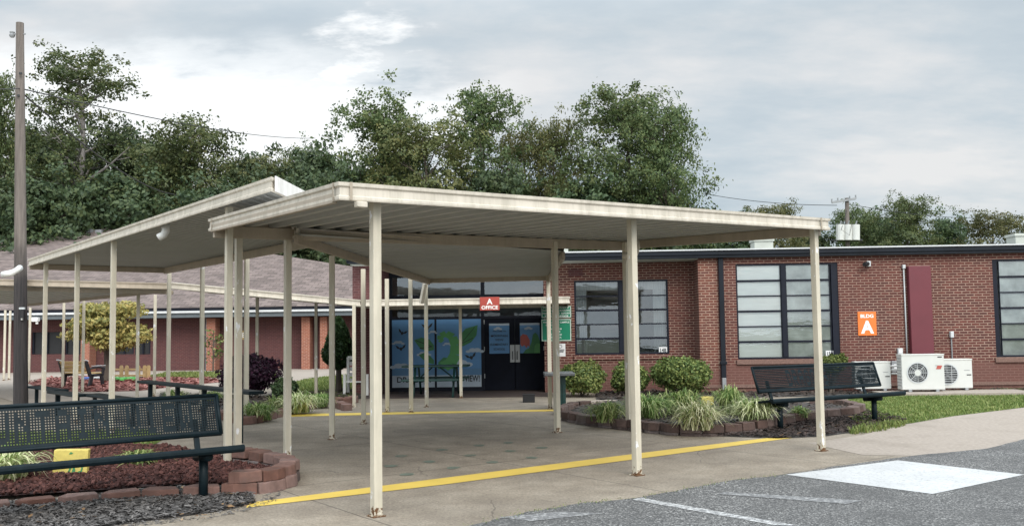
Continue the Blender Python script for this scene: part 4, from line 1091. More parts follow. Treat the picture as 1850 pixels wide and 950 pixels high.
def make_bench(label, Lg, Lb, legs, text, colw, style, group, lead=0, seat_z=.52):
    t = thing('bench', label, 'bench', (0, 0, 0), group)
    sx = Matrix.Identity(3)
    m_ = MB()
    prof = [(-.20, seat_z - .078), (-.228, seat_z - .068), (-.240, seat_z - .042), (-.236, seat_z - .014), (-.215, seat_z), (-.1, seat_z - .022), (.1, seat_z - .052), (.2, seat_z - .062), (.215, seat_z - .07), (.2, seat_z - .10), (.1, seat_z - .09), (-.1, seat_z - .062), (-.17, seat_z - .052)]
    a = [Vector((-Lg / 2, y, z)) for y, z in prof]; m_.ext(a, Vector((Lg, 0, 0)))
    m_.build('seat', M['bench'], t, bevel=.006)
    # backrest
    lean = .14; zb, zt = .60, .99
    y0 = .20; ez = Vector((0, lean, zt - zb)); H = ez.length; ez.normalize(); ex = Vector((1, 0, 0))
    b = MB(); org = Vector((-Lb / 2, y0, zb))
    fr = .013
    cx = colw
    nx = int((Lb - 2 * fr) / cx); cz = cx if style == 'dots' else .026
    nz = int((H - 2 * fr) / cz)
    solid = set()
    # letters are laid out seen from the front
    x = lead; rows = 7
    for ch in text:
        if style == 'dots': ux, uz, adv = 1, 1, 7
        else: ux, uz, adv = 1, 1, 7
        bm = FONT[ch].split()
        for r in range(7):
            for c_ in range(5):
                if bm[r][c_] == '1':
                    if style == 'dots':
                        zc = nz - 3 - int(round((r + .0) * (nz - 5) / 6.6)); 
                        for zz in ({zc, zc - 1} if (nz - 5) / 6.6 > 1.2 else {zc}): solid.add((x + c_, zz))
                    else:
                        for zz in range(int(2 + (6 - r) * (nz - 4) / 7), int(2 + (7 - r) * (nz - 4) / 7) + 1): solid.add((x + c_, min(nz - 3, zz)))
        x += adv if ch != ' ' else 5
    panel(b, org + ex * fr + ez * fr, ex, ez, nx, nz, Lb - 2 * fr, H - 2 * fr, solid, hole=.55, slot=None if style == 'dots' else (.97, .36))
    b.build('backrest', M['bench'], t)
    f = MB(); nrm = ex.cross(ez).normalized()
    cs = [org, org + ex * Lb, org + ex * Lb + ez * H, org + ez * H]
    for p, q in ((0, 1), (1, 2), (2, 3), (3, 0)): f.tube([cs[p], cs[q]], .019, 8)
    f.build('backrest_frame', M['bench'], t, smooth=True)
    for lx in legs:
        l = MB(); l.tube([(lx, .0, -.03), (lx, .0, seat_z - .09)], .045, 14); l.build('leg', M['bench'], t, smooth=True)
        l = MB(); l.tube([(lx, -.15, seat_z - .10), (lx, .2, seat_z - .135)], .043, 12); l.build('crossbar', M['bench'], t, smooth=True)
        l = MB(); l.bar((lx, .17, seat_z - .06), (lx, .205 + lean * .5, zb + .16), .055, .03); l.build('back_support', M['bench'], t, bevel=.005)
    return t
def place(o, p, rz): o.location = Vector((p[0], p[1], 0)); o.rotation_euler = (0, 0, rz)
# front left bench: right-hand seat corner and direction measured on the ground
Rr = P(443, 806, .50); Lf = P(0, 846.5, .50)
dirL = (Rr - Lf); dirL.z = 0; dirL.normalize()
rzL = math.atan2(dirL.y, dirL.x)
LgL = 2.78; nL = Vector((-dirL.y, dirL.x, 0))
benchL = make_bench('dark green perforated bench in front, its back pierced with the words MOUNTAIN VIEW', LgL, LgL - .16, [-LgL / 2 + .35, LgL / 2 - .335], 'MOUNTAIN VIEW', .0244, 'dots', 'lettered benches', lead=8)
place(benchL, Rr - dirL * (LgL / 2) + nL * .235, rzL)
Ra = P(1397, 723, .50); Rb = P(1637, 708, .50)
dirR = (Rb - Ra); dirR.z = 0; LgR = min(dirR.length, 3.2); dirR.normalize(); rzR = math.atan2(dirR.y, dirR.x); nR = Vector((-dirR.y, dirR.x, 0))
benchR = make_bench('dark slatted bench lettered DRAGONS at the right, on mulch beside the brick planter', LgR, LgR * .93, [-LgR / 2 + .36, LgR / 2 - .52], 'DRAGONS', .0193, 'slots', 'lettered benches', lead=35)
place(benchR, (Ra + Rb) / 2 + nR * .235, rzR)
# backless courtyard benches
def flat_bench(label, pa, pb_, z, w=.28, group='backless courtyard benches', nm='backless_bench'):
    a, b = P(*pa, z), P(*pb_, z); d = b - a; Lg = d.length; d.normalize(); n = Vector((-d.y, d.x, 0)); c = (a + b) / 2 + n * w / 2
    t = thing(nm, label, 'bench', (0, 0, 0), group)
    m_ = MB(); m_.box((0, 0, z - .025), (Lg, w, .05)); m_.build('seat', M['bench'], t, bevel=.014)
    for k in (-1, 1):
        m_ = MB(); m_.box((k * (Lg / 2 - .25), 0, (z - .05) / 2), (.07, .07, z - .05)); m_.build('leg', M['bench'], t, bevel=.008)
    place(t, (c.x, c.y, 0), math.atan2(d.y, d.x)); return t
flat_bench('leftmost of three backless dark benches behind the high canopy posts', (49, 697), (98, 704), .5, .3)
flat_bench('middle backless dark bench in the row behind the front bench', (84, 706), (132, 713), .5, .3)
flat_bench('nearest backless dark bench, right of the other two and closest to the tall rail bench', (148, 711), (232, 722), .5, .34)
def rail_bench():
    a, b = P(247, 687, .80), P(450, 707, .80); d = b - a; Lg = d.length; d.normalize(); n = Vector((-d.y, d.x, 0))
    t = thing('leaning_bench', 'tall narrow dark green leaning bench on posts in front of the purple bush', 'bench', (0, 0, 0))
    m_ = MB(); m_.box((0, .12, .775), (Lg, .24, .05)); m_.build('seat', M['bench'], t, bevel=.014)
    for k in (-.42, -.14, .1, .385):
        m_ = MB(); m_.box((k * Lg, .12, .375), (.07, .07, .75)); m_.build('leg', M['bench'], t, bevel=.008)
    place(t, ((a + b) / 2 * 1).to_2d().to_3d(), math.atan2(d.y, d.x))
rail_bench()
# picnic table by the doors
def picnic(label, w, top_y0, pxl, pxr, dd):
    sa, sb = onw(pxl, 665, dd)[0], onw(pxr, 665, dd)[0]; ztop = onw(780, 660, dd)[1]
    t = thing('picnic_table', label, 'table', fp((sa + sb) / 2, dd, 0))
    m_ = MB(); m_.fbox(sa, sb, dd, dd + .72, ztop - .05, ztop); m_.build('table_top', M['table_green'], t, bevel=.015)
    zs = onw(780, 680, dd)[1]
    for k in (0, 1):
        m_ = MB(); o = -.42 if k == 0 else .92; m_.fbox(sa + .06, sb - .06, dd + o, dd + o + .25, zs - .10, zs - .05); m_.build('seat', M['table_green'], t, bevel=.012)
    for s in (sa + .35, sb - .35):
        m_ = MB(); m_.tube([fp(s, dd - .36, 0), fp(s, dd + .1, ztop - .06)], .03, 8); m_.tube([fp(s, dd + 1.08, 0), fp(s, dd + .62, ztop - .06)], .03, 8); m_.tube([fp(s, dd - .3, zs - .12), fp(s, dd + 1.05, zs - .12)], .025, 8); m_.build('leg', M['table_green'], t, smooth=True)
    m_ = MB(); mid = (sa + sb) / 2; m_.tube([fp(sa + .35, dd + .36, zs - .1), fp(mid - .1, dd + .36, ztop - .06)], .02, 6); m_.tube([fp(sb - .35, dd + .36, zs - .1), fp(mid + .1, dd + .36, ztop - .06)], .02, 6); m_.build('brace', M['table_green'], t)
picnic('dark green picnic table standing in front of the window mural', 1.8, 661, 725, 845, 23.2)
# small grey topped table behind the right post row
q = P(1012, 742, 0)
t = thing('pedestal_table', 'narrow green table with a grey top behind the right canopy post, left of the shrubs', 'table', q)
m_ = MB(); m_.box(q + Vector((.0, .35, .74)), (.62, .85, .06)); m_.build('table_top', M['table_top'], t, bevel=.012)
m_ = MB(); m_.box(q + Vector((.02, .3, .36)), (.22, .12, .72)); m_.box(q + Vector((.1, .24, .36)), (.07, .04, .72)); m_.build('pedestal', M['table_green'], t, bevel=.008)
q = P(955.5, 727, 0); m_ = MB(); m_.prism([q + Vector((x, y, 0.004)) for x, y in ((-.14, 0), (.14, 0), (.12, .22), (-.12, .22))], .16); m_.prism([q + Vector((x, y, .164)) for x, y in ((-.15, -.01), (.15, -.01), (.13, .23), (-.13, .23))], .03)
tag(m_.build('doorstop_box', M['black'], loc=q, bevel=.01), 'small black box on the floor by the office doors', 'box')

# ------------------------------------------------------------------ fan units
def ac(label, w, h, d, style, loc, badge):
    t = thing('heat_pump', label, 'air conditioner', (0, 0, 0), 'outdoor fan units by the brick wall')
    z0 = .05
    m_ = MB(); m_.box((0, d / 2, z0 + h / 2), (w, d, h)); m_.build('casing', M['acwhite'], t, bevel=.016)
    m_ = MB(); m_.box((0, d / 2 - .005, z0 + h - .012), (w + .012, d + .012, .03)); m_.build('lid', M['acwhite'], t, bevel=.008)
    fx = -w * .13 if style == 'round' else -w * .2; fr = min(.235, h * .42) * (1.0 if style == 'round' else 1.05); fz = z0 + h * .48
    m_ = MB(); m_.disc((fx, -.0015, fz), (0, -1, 0), fr, 32); m_.build('fan_opening', M['dark'], t)
    m_ = MB()
    for k in range(5):
        a0 = k * 1.2566; pts = []
        for r_, da in ((.06, 0), (fr * .85, .25), (fr * .9, .75), (.07, .6)):
            pts.append((fx + math.cos(a0 + da) * r_, -.006 - .004 * (da > .5), fz + math.sin(a0 + da) * r_))
        m_.poly(pts)
    m_.build('fan_blades', M['midgrey'], t)
    m_ = MB()
    m_.disc((fx, -.012, fz), (0, -1, 0), fr * 1.06, 36, r2=fr * .95)
    if style == 'round':
        for k in range(8):
            a0 = k * math.pi / 4; m_.bar((fx + math.cos(a0) * .05, -.014, fz + math.sin(a0) * .05), (fx + math.cos(a0) * fr, -.012, fz + math.sin(a0) * fr), .006, .010)
        for r_ in (.4, .6, .8): m_.disc((fx, -.011, fz), (0, -1, 0), fr * r_ + .003, 32, r2=fr * r_ - .003)
    else:
        for k in range(9):
            z = -fr + 2 * fr * (k + .5) / 9; hw = math.sqrt(max(0, fr * fr - z * z)); m_.bar((fx - hw, -.012, fz + z), (fx + hw, -.012, fz + z), .008, .010)
        for k in (-.4, .4): m_.bar((fx + fr * k, -.013, fz - fr * .9), (fx + fr * k, -.013, fz + fr * .9), .008, .008)
    m_.build('fan_guard', M['lgrey'], t)
    m_ = MB(); m_.disc((fx, -.016, fz), (0, -1, 0), .075 if style == 'round' else .05, 20); hub = m_.build('fan_hub', M['acwhite'] if style == 'round' else M['midgrey'], t)
    m_ = MB()
    for k in range(10): m_.box((-w / 2 - .003, d * .5, z0 + .1 + (h - .2) * k / 9), (.008, d * .75, .02))
    m_.build('side_louvres', M['grey'], t)
    m_ = MB(); m_.box((w * .40, -.004, z0 + (h * .92 if style == 'round' else h * .46)), (.10, .006, .022)); m_.build('nameplate', M['black'], t)
    m_ = MB(); m_.box((w * .35, -.003, z0 + (h * .68 if style == 'round' else h * .62)), (.13, .004, .010)); m_.build('maker_mark', M['grey'], t)
    if badge:
        m_ = MB(); a = w * .30; z = z0 + h * .58
        m_.poly([(a, -.006, z), (a + .11, -.006, z), (a + .15, -.006, z + .085), (a + .04, -.006, z + .085)]); m_.build('badge', M['red_print'], t)
    for s in (-1, 1): m_ = MB(); m_.box((s * w * .32, d / 2, .03), (.07, d + .05, .05)); m_.build('foot', M['grey'], t)
    t.location = loc; t.rotation_euler = (0, 0, -TH - R(3))
def sit(px, dd, z=.07): s, _ = onw(px, 690, dd); return fp(s, dd, z)
ac('tallest white fan unit with a red badge, in front of the maroon cover', .98, .84, .36, 'round', sit(1668.5, 22.1), True)
ac('white fan unit to the right of the tall one, half hidden by it', .84, .70, .33, 'bars', sit(1725, 22.55), False)
ac('white fan unit at the left of the group, behind the slatted bench', .84, .66, .33, 'bars', sit(1578, 22.6), False)
m_ = MB()
for k in range(3):
    a = fp(onw(1608, 680, 22.7)[0], 22.85, .45 + .09 * k); b = fp(onw(1632, 680, 22.7)[0], 22.6, .42 + .10 * k)
    m_.tube([a, lerp(a, b, .3) + Vector((0, -.05, .04)), lerp(a, b, .7) + Vector((0, -.05, .05)), b], .028, 8)
tag(m_.build('refrigerant_hose', M['white'], loc=a, smooth=True), 'white insulated hoses running between the left and the tall fan unit', 'hose')
# ------------------------------------------------------------------ planters
def blockmesh(seed, L_=.34, D=.2, H=.15):
    rnd = random.Random(seed); m_ = MB()
    n = 6; fr = []
    for i in range(n + 1):
        u = i / n; x = -L_ / 2 + L_ * u; bulge = -.04 * math.sin(math.pi * u) + rnd.uniform(-.012, .012)
        fr.append((x, -D / 2 + bulge + .02))
    back = [(L_ * .36, D / 2), (-L_ * .36, D / 2)]
    pts = [Vector((x, y, 0)) for x, y in fr] + [Vector((x, y, 0)) for x, y in back]
    hi = [Vector((p.x * .985, p.y + (.010 if i <= n else 0), H + rnd.uniform(-.006, .006))) for i, p in enumerate(pts)]
    k = len(pts)
    m_.add(pts + hi, [tuple(range(k - 1, -1, -1)), tuple(range(k, 2 * k))] + [(i, (i + 1) % k, k + (i + 1) % k, k + i) for i in range(k)])
    return m_
_bm = {}
def block(mat, H, seed, L_):
    k = (mat, H, seed % 4, round(L_, 2))
    if k not in _bm: _bm[k] = blockmesh(seed % 4, L_, .2, H).build('edging_block', M[mat], bevel=.012).data; bpy.data.objects.remove(bpy.data.objects[[o.name for o in bpy.data.objects if o.data == _bm[k]][0]])
    o = bpy.data.objects.new('edging_block', _bm[k]); COL.objects.link(o)
    b = o.modifiers.new('bevel', 'BEVEL'); b.width = .012; b.segments = 2; b.limit_method = 'ANGLE'; b.angle_limit = R(40)
    return o
def edging(px, Lb, H, mat, label, group, z=0.0, seed=0, gap=.012, world=False, sunk=0):
    pts = [Vector((p[0], p[1], 0)) for p in px] if world else [P(p[0], p[1], 0) for p in px]
    seg = [(b - a).length for a, b in zip(pts[:-1], pts[1:])]; tot = sum(seg); n = max(1, round(tot / (Lb + gap))); step = tot / n
    rnd = random.Random(seed); out = []
    def at(s):
        for (a, b, l) in zip(pts[:-1], pts[1:], seg):
            if s <= l + 1e-6: return lerp(a, b, s / l)
            s -= l
        return pts[-1]
    for i in range(n):
        p, q = at(i * step), at((i + 1) * step); c = (p + q) / 2; d = q - p
        o = block(mat, H, rnd.randrange(99), round(d.length - gap, 2)); nrm = Vector((-d.y, d.x, 0)).normalized()
        o.location = c + nrm * .08 + Vector((rnd.uniform(-.01, .01), rnd.uniform(-.01, .01), z - (sunk * (1 - i / n)) + rnd.uniform(-.006, .006)))
        o.rotation_euler = (rnd.uniform(-.03, .03), rnd.uniform(-.03, .03), math.atan2(d.y, d.x) + rnd.uniform(-.08, .08))
        tag(o, label, 'block', group); out.append(o)
    return out
# front left planter
frontL = [(-60, 924), (85, 914), (222, 904), (292, 899), (411, 895), (440, 894), (479, 891), (515, 884), (537, 872)]
edging(frontL, .36, .125, 'block', 'weathered red concrete edging block round the lava rock bed under the front bench', 'edging blocks of the front left bed', seed=2, sunk=.05)
edging([(411, 894), (440, 893), (479, 890), (515, 882), (537, 870), (534, 858), (507, 851), (470, 844), (436, 840)], .34, .115, 'block', 'upper course red concrete block at the rounded right end of the front bed', 'upper edging blocks of the front left bed', z=.112, seed=4)
edging([(537, 870), (534, 858), (507, 851), (470, 844), (436, 840)], .34, .11, 'block_low', 'red concrete block below the upper course at the back of the front bed', 'rear edging blocks of the front left bed', seed=9)
edging([(238, 806), (205, 809), (165, 812)], .42, .13, 'block_brown', 'flat topped block at the back of the front bed by the small lawn', 'rear edging blocks by the small lawn', seed=5)
lavaP = [(p.x, p.y) for p in [P(*q) for q in [(-60, 908), (150, 895), (330, 882), (440, 882), (490, 876), (520, 862), (500, 852), (436, 840), (300, 812), (160, 812), (-60, 822)]]]
m_ = MB(); m_.poly([Vector((x, y, .05)) for x, y in lavaP]); 
struct('lava_bed', m_, M['lavabed'])
def rocks(poly, n, r, seed, z0, zr):
    rnd = random.Random(seed); mb = MB()
    for x, y in scatter(poly, n, rnd):
        c = Vector((x, y, z0 + rnd.random() * zr)); s = r * rnd.uniform(.5, 1.35)
        rot = Matrix.Rotation(rnd.uniform(0, 6.3), 3, 'Z') @ Matrix.Rotation(rnd.uniform(0, 1.5), 3, 'X')
        vs = [rot @ (Vector(v) * s * rnd.uniform(.7, 1.25)) for v in ((1.2, 0, 0), (-1.2, 0, 0), (0, 1, 0), (0, -1, 0), (0, 0, .8), (0, 0, -.8), (.7, .6, .5), (-.6, -.7, .45))]
        fs = [(0, 2, 6), (2, 4, 6), (4, 0, 6), (0, 4, 3), (3, 4, 7), (4, 1, 7), (1, 3, 7), (1, 4, 2), (0, 5, 2), (2, 5, 1), (1, 5, 3), (3, 5, 0)]
        mb.add([v + c for v in vs], fs)
    return mb
stuff('lava_rocks', rocks(lavaP, 9000, .025, 41, .055, .035), M['lava'])
# mid left planter beside the purple bush
edging([(385, 752), (437, 768), (470, 764), (510, 752), (545, 741), (600, 734), (622, 742)], .36, .14, 'block', 'reddish block edging the courtyard bed below the purple bush', 'edging blocks of the courtyard bed', seed=6)
edging([(600, 729), (622, 733), (648, 726)], .4, .16, 'block', 'reddish block edging the bed under the round conifer', 'edging blocks under the conifer', seed=16)
midP = [(p.x, p.y) for p in [P(*q) for q in [(395, 748), (437, 763), (470, 759), (545, 737), (610, 728), (650, 720), (660, 704), (600, 706), (500, 718), (400, 715), (290, 712), (285, 722), (390, 735)]]]
m_ = MB(); m_.poly([Vector((x, y, .03)) for x, y in midP]); struct('mulch_bed', m_, M['mulchbed'])
stuff('courtyard_bed_chips', chips(midP, 3000, .09, 19, z0=.035, zr=.05), M['chip_brown'])
# right planter
frR = [(1012, 758), (1045, 766), (1095, 773), (1140, 778), (1180, 783), (1240, 788), (1300, 788), (1345, 784), (1380, 779), (1412, 772), (1450, 764), (1500, 757), (1553, 752), (1562, 744)]
edging(frR, .36, .125, 'block_brown', 'brown concrete block in the front edge of the right planter', 'front edging blocks of the right planter', z=.045, seed=21)
edging(frR, .36, .05, 'block_low', 'dark lower course block under the front edge of the right planter', 'lower course blocks of the right planter', seed=23)
edging([(1562, 743), (1540, 737), (1512, 733), (1488, 734), (1460, 737)], .36, .15, 'block_brown', 'brown block round the far right end of the right planter', 'end blocks of the right planter', seed=25)
edging([(1014, 750), (1030, 743), (1052, 738), (1070, 737)], .36, .15, 'block_brown', 'brown block at the left return of the right planter', 'return blocks of the right planter', seed=26)
edging([(1128, 729), (1090, 729), (1060, 731), (1036, 735)], .9, .09, 'path', 'long low tan edging stone in front of the shrubs', 'low tan edging stones', seed=27)
bedR = [(p.x, p.y) for p in [P(*q) for q in [(1025, 752), (1095, 766), (1180, 775), (1240, 780), (1300, 780), (1380, 771), (1450, 757), (1550, 746), (1500, 737), (1400, 730), (1250, 725), (1130, 728), (1050, 740)]]]
m_ = MB(); m_.poly([Vector((x, y, .09)) for x, y in bedR]); struct('mulch_bed', m_, M['mulchbed'])
stuff('planter_chips', chips(bedR, 3000, .08, 29, z0=.095, zr=.05), M['chip_brown'])

# ------------------------------------------------------------------ plants
def tuft(px, py, w_px, h_px, mat, label, n=230, seed=0, z=0.0, group='strap leaved clumps', bw=.0085, spread=None):
    rnd = random.Random(seed); c = P(px, py, z); k = FPX / c.y
    rad = w_px / k / 2 * 1.12; hh = h_px / k * .95; z = z * .7; c.z = z; n = int(n * 1.5); bw = min(bw, .0105); mb = MB()
    for i in range(n):
        a = rnd.uniform(0, 6.283); d = Vector((math.cos(a), math.sin(a), 0)); s = Vector((-d.y, d.x, 0))
        reach = rad * rnd.uniform(.35, 1.08); top = hh * rnd.uniform(.55, 1.1) * (1.15 - .45 * reach / rad); w = bw * rnd.uniform(.7, 1.4)
        b = c + Vector((rnd.gauss(0, .16) * rad, rnd.gauss(0, .16) * rad, 0)); pts = []
        tip = top * rnd.uniform(.25, .98) * (1 if reach > rad * .6 else 1.2)
        for j in range(6):
            u = j / 5
            z_ = top * (1 - (1 - u / .7) ** 2) if u < .7 else top + (tip - top) * ((u - .7) / .3) ** 1.4
            pts.append(b + d * reach * u ** 1.15 + Vector((0, 0, max(z_, .0))))
        tw = [1, 1, .95, .8, .5, .05]
        vs = []
        for p, q in zip(pts, tw): vs += [p - s * w * q, p + s * w * q]
        mb.add(vs, [(2 * j, 2 * j + 1, 2 * j + 3, 2 * j + 2) for j in range(5)])
    o = mb.build('strap_leaf_plant', M[mat], loc=c)
    return tag(o, label, 'plant', group)
tuft(1097, 757, 92, 40, 'blade_green', 'green strap leaved clump nearest the doors in the right planter', 240, 1, .14)
tuft(1170, 750, 110, 46, 'blade_green', 'wide green strap leaved clump behind the middle of the right planter', 320, 2, .14)
tuft(1232, 744, 118, 46, 'blade_green', 'tall pale green clump at the back of the right planter under the big shrub', 330, 3, .14)
tuft(1262, 770, 112, 52, 'blade_var', 'cream variegated clump at the front of the right planter, left of the other cream one', 300, 4, .14, bw=.014)
tuft(1320, 744, 76, 54, 'blade_green', 'upright green clump behind the two cream ones in the right planter', 260, 5, .14)
tuft(1362, 759, 112, 48, 'blade_var', 'cream variegated clump beside the slatted bench in the right planter', 300, 6, .14, bw=.014)
tuft(1445, 749, 44, 22, 'blade_green', 'small green tuft under the slatted bench', 110, 7, .14)
tuft(8, 868, 150, 70, 'blade_var', 'pale cream clump at the left end of the front lava bed', 200, 8, .06, bw=.012)
tuft(247, 838, 100, 30, 'blade_green', 'dark green clump behind the seat of the front bench', 150, 9, .06, bw=.010)
tuft(466, 757, 82, 34, 'blade_green', 'round green clump at the corner of the courtyard bed', 280, 10, .05)
tuft(540, 743, 92, 38, 'blade_var', 'variegated clump right of the purple bush by the canopy post', 260, 11, .05, bw=.013)
tuft(502, 742, 62, 30, 'blade_green', 'low dark clump between the two bright clumps of the courtyard bed', 200, 12, .05)
tuft(580, 733, 60, 26, 'blade_green', 'small clump at the right end of the courtyard bed', 150, 13, .05)
tuft(316, 722, 60, 22, 'blade_green', 'low plant under the tall leaning bench', 150, 14, .05)
tuft(384, 724, 50, 22, 'blade_green', 'low plant beside the purple bush, left of the paired posts', 120, 15, .05)

def leafquad(mb, c, s, rnd, asp=.55, up=0.0, out=None):
    n = Vector((rnd.gauss(0, 1), rnd.gauss(0, 1), rnd.gauss(0, 1) + up))
    if out is not None: n = n * .55 + out
    if n.length < .01: n = Vector((0, 0, 1))
    n.normalize(); a = n.cross(Vector((rnd.gauss(0, 1), rnd.gauss(0, 1), rnd.gauss(0, 1))))
    if a.length < .01: return
    a.normalize(); b = n.cross(a)
    mb.poly([c - a * s, c - b * s * asp, c + a * s, c + b * s * asp])
def blob(center, r, nleaf, s, rnd, mb, shell=.5, bottom=-.9):
    for _ in range(nleaf):
        v = Vector((rnd.gauss(0, 1), rnd.gauss(0, 1), rnd.gauss(0, 1))).normalized()
        if v.z < bottom: v.z = -v.z
        q = rnd.random() ** .4; q = shell + (1 - shell) * q if rnd.random() < .8 else q
        bumpy = 1 + .30 * mnoise.noise(v * 2.3 + Vector(center) * .7)+ .20 * mnoise.noise(v * 6 + Vector(center))
        leafquad(mb, Vector(center) + Vector((v.x * r[0], v.y * r[1], v.z * r[2])) * q * bumpy, s * rnd.uniform(.6, 1.4), rnd, .55, .0, Vector((v.x, v.y, v.z + .3)) * .6)
def shrub(name, label, px, py, w_px, h_px, mat, nleaf, s, seed, lobes=8, group='shrubs', z=0.0, depth=None, boxy=False, cat='shrub'):
    rnd = random.Random(seed); c = P(px, py, 0) if depth is None else PY(px, py, depth); c.z = z; k = FPX / c.y
    W, H = w_px / k, h_px / k
    t = thing(name, label, cat, c, group)
    mb = MB(); blob(c + Vector((0, 0, H * .52)), (W * .42, W * .38, H * .46), int(nleaf * .4), s, rnd, mb)
    for i in range(lobes):
        a = i * 6.283 / lobes + rnd.uniform(-.4, .4); rr = W * rnd.uniform(.2, .33)
        blob(c + Vector((math.cos(a) * rr, math.sin(a) * rr, H * rnd.uniform(.38, .68))), (W * rnd.uniform(.16, .26), W * .22, H * rnd.uniform(.22, .38)), int(nleaf * .6 / lobes), s, rnd, mb)
    mb.build('foliage', M[mat], t)
    st = MB()
    for i in range(5):
        a = rnd.uniform(0, 6.28); st.tube([c, c + Vector((math.cos(a) * W * .2, math.sin(a) * W * .2, H * .6))], [.025, .008], 5)
    st.build('stems', M['bark'], t)
    return t
dw = 23.6
shrub('shrub', 'bushy green shrub under the window, nearest the office doors', 1052, 716, 92, 62, 'leaf_bush', 12000, .036, 31, depth=PY(1052, 716, 22.6).y)
shrub('shrub', 'middle and narrowest shrub in the row under the window', 1138, 714, 76, 58, 'leaf_bush', 10500, .036, 32, depth=22.9)
shrub('shrub', 'largest rounded shrub, below the number plate at the corner of the wall', 1233, 712, 112, 72, 'leaf_bush', 15000, .036, 33, depth=22.6)
shrub('shrub', 'small clipped shrub with bare stems behind the slatted bench', 1506, 672, 44, 36, 'leaf_bush', 4500, .036, 34, depth=22.6, z=.45, lobes=3)
m_ = MB(); c = PY(1500, 700, 22.6); c.z = 0
r_ = random.Random(3)
for i in range(9): m_.tube([c + Vector((r_.uniform(-.1, .1), r_.uniform(-.1, .1), 0)), c + Vector((r_.uniform(-.35, .35), r_.uniform(-.2, .2), .75))], [.03, .012], 5)
m_.build('stems', M['bark'], [o for o in bpy.data.objects if o.get('label', '').startswith('small clipped shrub')][0])
shrub('purple_shrub', 'large clipped purple leaved bush behind the paired canopy posts', 448, 722, 118, 82, 'leaf_purple', 9000, .045, 35, lobes=6, depth=23.5)
shrub('shrub', 'dark low juniper-like shrub right of the purple bush', 512, 728, 50, 40, 'leaf_dark', 1500, .05, 36, lobes=3, depth=23.0)
# clipped conifer
def conifer():
    rnd = random.Random(37); c = PY(612, 716, 25.5); c.z = 0; k = FPX / c.y
    t = thing('conifer', 'dark clipped conifer with a bare trunk, behind the canopy posts left of the entrance', 'tree', c)
    mb = MB(); H0, H1 = (716 - 676) / k, (716 - 580) / k; W = 70 / k / 2
    for _ in range(9000):
        u = rnd.random(); a = rnd.uniform(0, 6.283)
        prof = W * (math.sin(min(1, u * 3.2) * 1.57)) * (1 - u) ** .62 * 1.12
        q = rnd.random() ** .3 * (1 + .12 * mnoise.noise(Vector((math.cos(a) * 2, math.sin(a) * 2, u * 7))))
        leafquad(mb, c + Vector((math.cos(a) * prof * q, math.sin(a) * prof * q, H0 + (H1 - H0) * u)), .05 * rnd.uniform(.6, 1.3), rnd, .45)
    mb.build('foliage', M['leaf_conifer'], t)
    m_ = MB(); m_.tube([c, c + Vector((0, 0, H1 * .8))], [.10, .03], 8); m_.build('trunk', M['bark'], t)
conifer()
# yellowing tree in the courtyard
def yellow_tree():
    rnd = random.Random(38); Y = 33.5; c = PY(192, 690, Y); c.z = 0; k = FPX / Y
    t = thing('small_tree', 'small yellowing ornamental tree standing in the red mulch', 'tree', c)
    mb = MB(); tr = MB()
    cx = (200 - 192) / k; zc = (612 - 588) / k + 1.6
    tr.tube([c, c + Vector((.03, 0, .7)), c + Vector((.0, 0, 1.3))], [.17, .12, .10], 8)
    W, H = 84 / k, 54 / k
    for i in range(46):
        v = Vector((rnd.gauss(0, 1), rnd.gauss(0, 1), rnd.gauss(0, .9))).normalized() * rnd.uniform(.45, .95)
        p = c + Vector((cx + v.x * W * .85, v.y * W * .75, zc + v.z * H * .88))
        if p.z < 1.2: p.z = 1.2 + rnd.random() * .3
        tr.tube([c + Vector((0, 0, 1.25)), lerp(c + Vector((0, 0, 1.5)), p, .5) + Vector((0, 0, .1)), p], [.045, .025, .008], 5)
        blob(p, (.55, .55, .20), 210, .075, rnd, mb, .2)
    mb.build('crown', M['leaf_yellow'], t); tr.build('trunk', M['bark'], t)
yellow_tree()
for px, py, wp_, hp in ((385, 665, 30, 66),):
    c = PY(px, 668, 40.0); c.z = 0; rnd = random.Random(5); t = thing('young_tree', 'thin young tree with sparse pale leaves against the far brick wing', 'tree', c)
    mb = MB(); tr = MB(); tr.tube([c, c + Vector((0, 0, 1.9))], [.04, .015], 6)
    for i in range(24):
        p = c + Vector((rnd.uniform(-.4, .4), rnd.uniform(-.4, .4), rnd.uniform(.5, 1.9))); tr.tube([c + Vector((0, 0, p.z - .25)), p], [.015, .006], 4)
        for _ in range(5): leafquad(mb, p + Vector((rnd.gauss(0, .08), rnd.gauss(0, .08), rnd.gauss(0, .08))), .09, rnd)
    mb.build('crown', M['leaf_bush'], t); tr.build('trunk', M['bark'], t)

